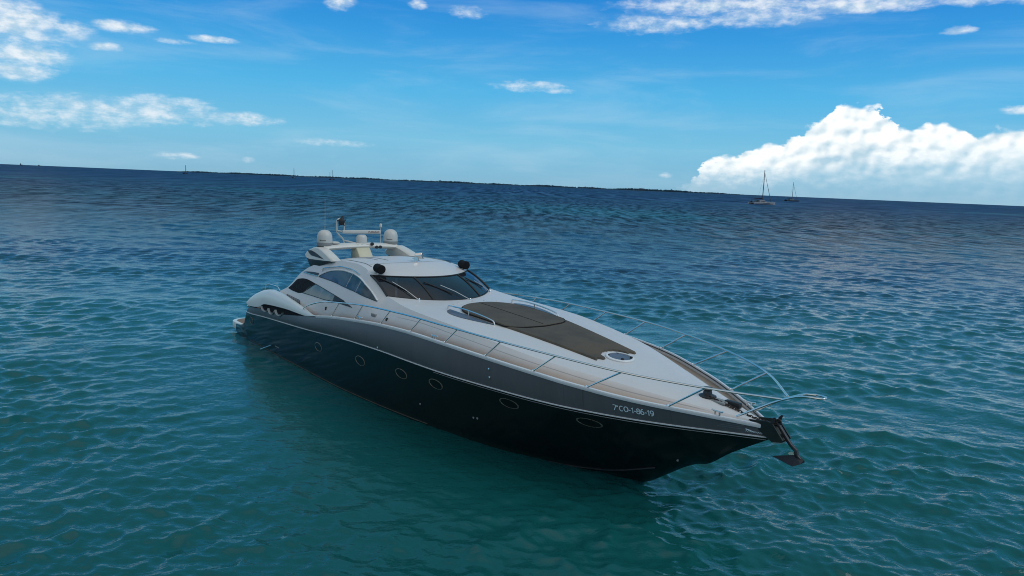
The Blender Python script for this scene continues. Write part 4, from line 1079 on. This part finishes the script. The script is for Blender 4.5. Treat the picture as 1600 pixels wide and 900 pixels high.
def monohull(pos, rz, L, mast_h, label, hullmat='navy', mizzen=False, group=None):
    t = thing('sailboat', label, 'sailboat', pos, rz, 0, ) if False else thing('sailboat', label, 'sailboat', pos, rz, group)
    P = []
    for u in np.linspace(0, 1, 14):
        x = -L/2+L*u; wd = .15*L*max(.02, (1-max(0, (u-.35)/.65)**2))*(.7+.3*min(1, u*3)); top = 1.5+.9*(u-.3)**2
        P.append([(x, -wd, top), (x, -wd*.9, .5), (x, -wd*.3, -.4), (x, wd*.3, -.4), (x, wd*.9, .5), (x, wd, top), (x, 0, top+.12)])
    vf = grid(P, closed=True); n = len(vf[0]); vf[1].append(tuple(range(7))); vf[1].append(tuple(range(n-7, n))[::-1])
    obj('boat_hull', vf, hullmat, t)
    obj('coachroof', prism([(-L*.18, 1.4), (-L*.16, 2.3), (L*.12, 2.2), (L*.22, 1.5)], -.07*L, .07*L, 'y', .1), 'boatwhite', t)
    obj('sprayhood', prism([(-L*.34, 1.4), (-L*.32, 3.1), (-L*.2, 3.2), (-L*.12, 2.2)], -.09*L, .09*L, 'y', .12), 'navy', t)
    obj('mast', tube([(L*.06, 0, 1.8), (L*.06, 0, mast_h)], [.6, .5], 8), 'farblue', t)
    obj('sail_cover', tube([(L*.05, 0, 3.4), (-L*.33, 0, 3.6)], [.45, .25], 8), 'navy', t)
    obj('furled_genoa', tube([(L*.47, 0, 2.1), (L*.07, 0, mast_h*.95)], [.14, .08], 6), 'mastgrey', t)
    if mizzen: obj('mizzen_mast', tube([(-L*.34, 0, 1.6), (-L*.34, 0, mast_h*.8)], [.5, .4], 8), 'mastgrey', t)
    return t
catamaran(at(.3405, 0, 530), R(10), 16.5, 'white sailing catamaran with dark bimini, nearer and larger of the two right of the island', 25.0, 'navy')
catamaran(at(.3816, 0, 1010), R(6), 17.5, 'smaller dark sailing catamaran farther out, beside the larger white catamaran', 26.5, 'navy', 'mastgrey')
monohull(at(-.4579, 0, 2100), R(-20), 17, 25, 'tiny dark sailboat moored off the left tip of the island')
monohull(at(-.3078, 0, 2200), R(75), 17, 30, 'tiny single masted sailboat seen end on, between the other two in front of the island')
monohull(at(-.2551, 0, 2100), R(15), 16, 28, 'tiny two masted sailboat in front of the island, right of the others', mizzen=True)
def ship(pos, L, h, label):
    t = thing('far_ship', label, 'ship')
    t.location = pos
    obj('ship_hull', prism([(-L/2, 0), (-L/2, h*.4), (-L*.1, h*.35), (L/2, h*.45), (L*.45, 0)], -L*.1, L*.1, 'y'), 'farblue', t)
    obj('ship_bridge', prism([(-L*.35, h*.35), (-L*.33, h), (-L*.1, h), (-L*.05, h*.35)], -L*.08, L*.08, 'y'), 'farblue', t)
ship(at(-.6849, 0, 7500), 26, 20, 'speck of a ship on the horizon at the far left')
ship(at(-.6593, 0, 8000), 40, 13, 'low speck of a ship on the horizon, second from the far left')

# ---------------------------------------------------------------- low island on the horizon
IS_D = 7600
x0, x1 = -.4769*IS_D, .3509*IS_D
def island():
    n = 240; P = []
    g = np.random.default_rng(3)
    for i, u in enumerate(np.linspace(0, 1, n)):
        x = x0+(x1-x0)*u; e = min(1, u*14, (1-u)*14)
        yb = IS_D+(1-e)*60+90*math.sin(u*9); h = 5*e
        P.append([(x, yb-20*e, -.5), (x, yb, 1.5*e), (x, yb+40*e, h), (x, yb+300*e, h), (x, yb+340*e, -.5)])
    o = obj('island', grid(P, flip=True), 'islandhazed', None); o['kind'] = 'structure'
    # far-off trees that read as one dark mass along the shore
    V, F = [], []
    for i in range(2600):
        u = g.uniform(0.004, .985) if i > 200 else g.uniform(.0, .06)
        x = x0+(x1-x0)*u; e = min(1, u*14+.12, (1-u)*9+.05)
        prof = 14+6*math.sin(u*23)*math.sin(u*61+1)+(7 if u < .05 else 0)+3.5*math.exp(-((u-.83)/.08)**2)*2
        r = g.uniform(4, 11)*(.5+.5*e); h = max(3, (prof+g.normal(0, 2.4))*e)
        yb = IS_D+(1-e)*60+90*math.sin(u*9)+g.uniform(25, 220)*e
        vf = lathe([(r*.55, 1), (r, h*.5), (r*.75, h*.85), (r*.2, h)], (x, yb, 0), n=6)
        k = len(V); V += vf[0]; F += [tuple(a+k for a in q) for q in vf[1]]
    o = obj('distant_treeline', (V, F), 'islandhazed', None); o['kind'] = 'stuff'
island()
def building(px, wpx, h, label, storeys=3):
    wd = wpx/1118.9*IS_D; t = thing('shore_building', label, 'building', (px*IS_D, IS_D-10, 0))
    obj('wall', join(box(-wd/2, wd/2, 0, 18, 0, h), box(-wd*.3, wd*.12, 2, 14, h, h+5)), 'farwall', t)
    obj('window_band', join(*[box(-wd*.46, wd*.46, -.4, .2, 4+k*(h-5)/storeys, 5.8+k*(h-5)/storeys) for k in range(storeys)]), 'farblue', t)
building(.1733, 11, 23, 'long blocky hotel, largest building on the island shore', 5)
building(.1056, 6, 17, 'small block on the island shore, left of the long hotel')
building(.0278, 4, 15, 'tiny block on the island shore directly above the yacht roof', 3)
building(-.105, 5, 20, 'pale block among trees on the island, left of the tiny block')
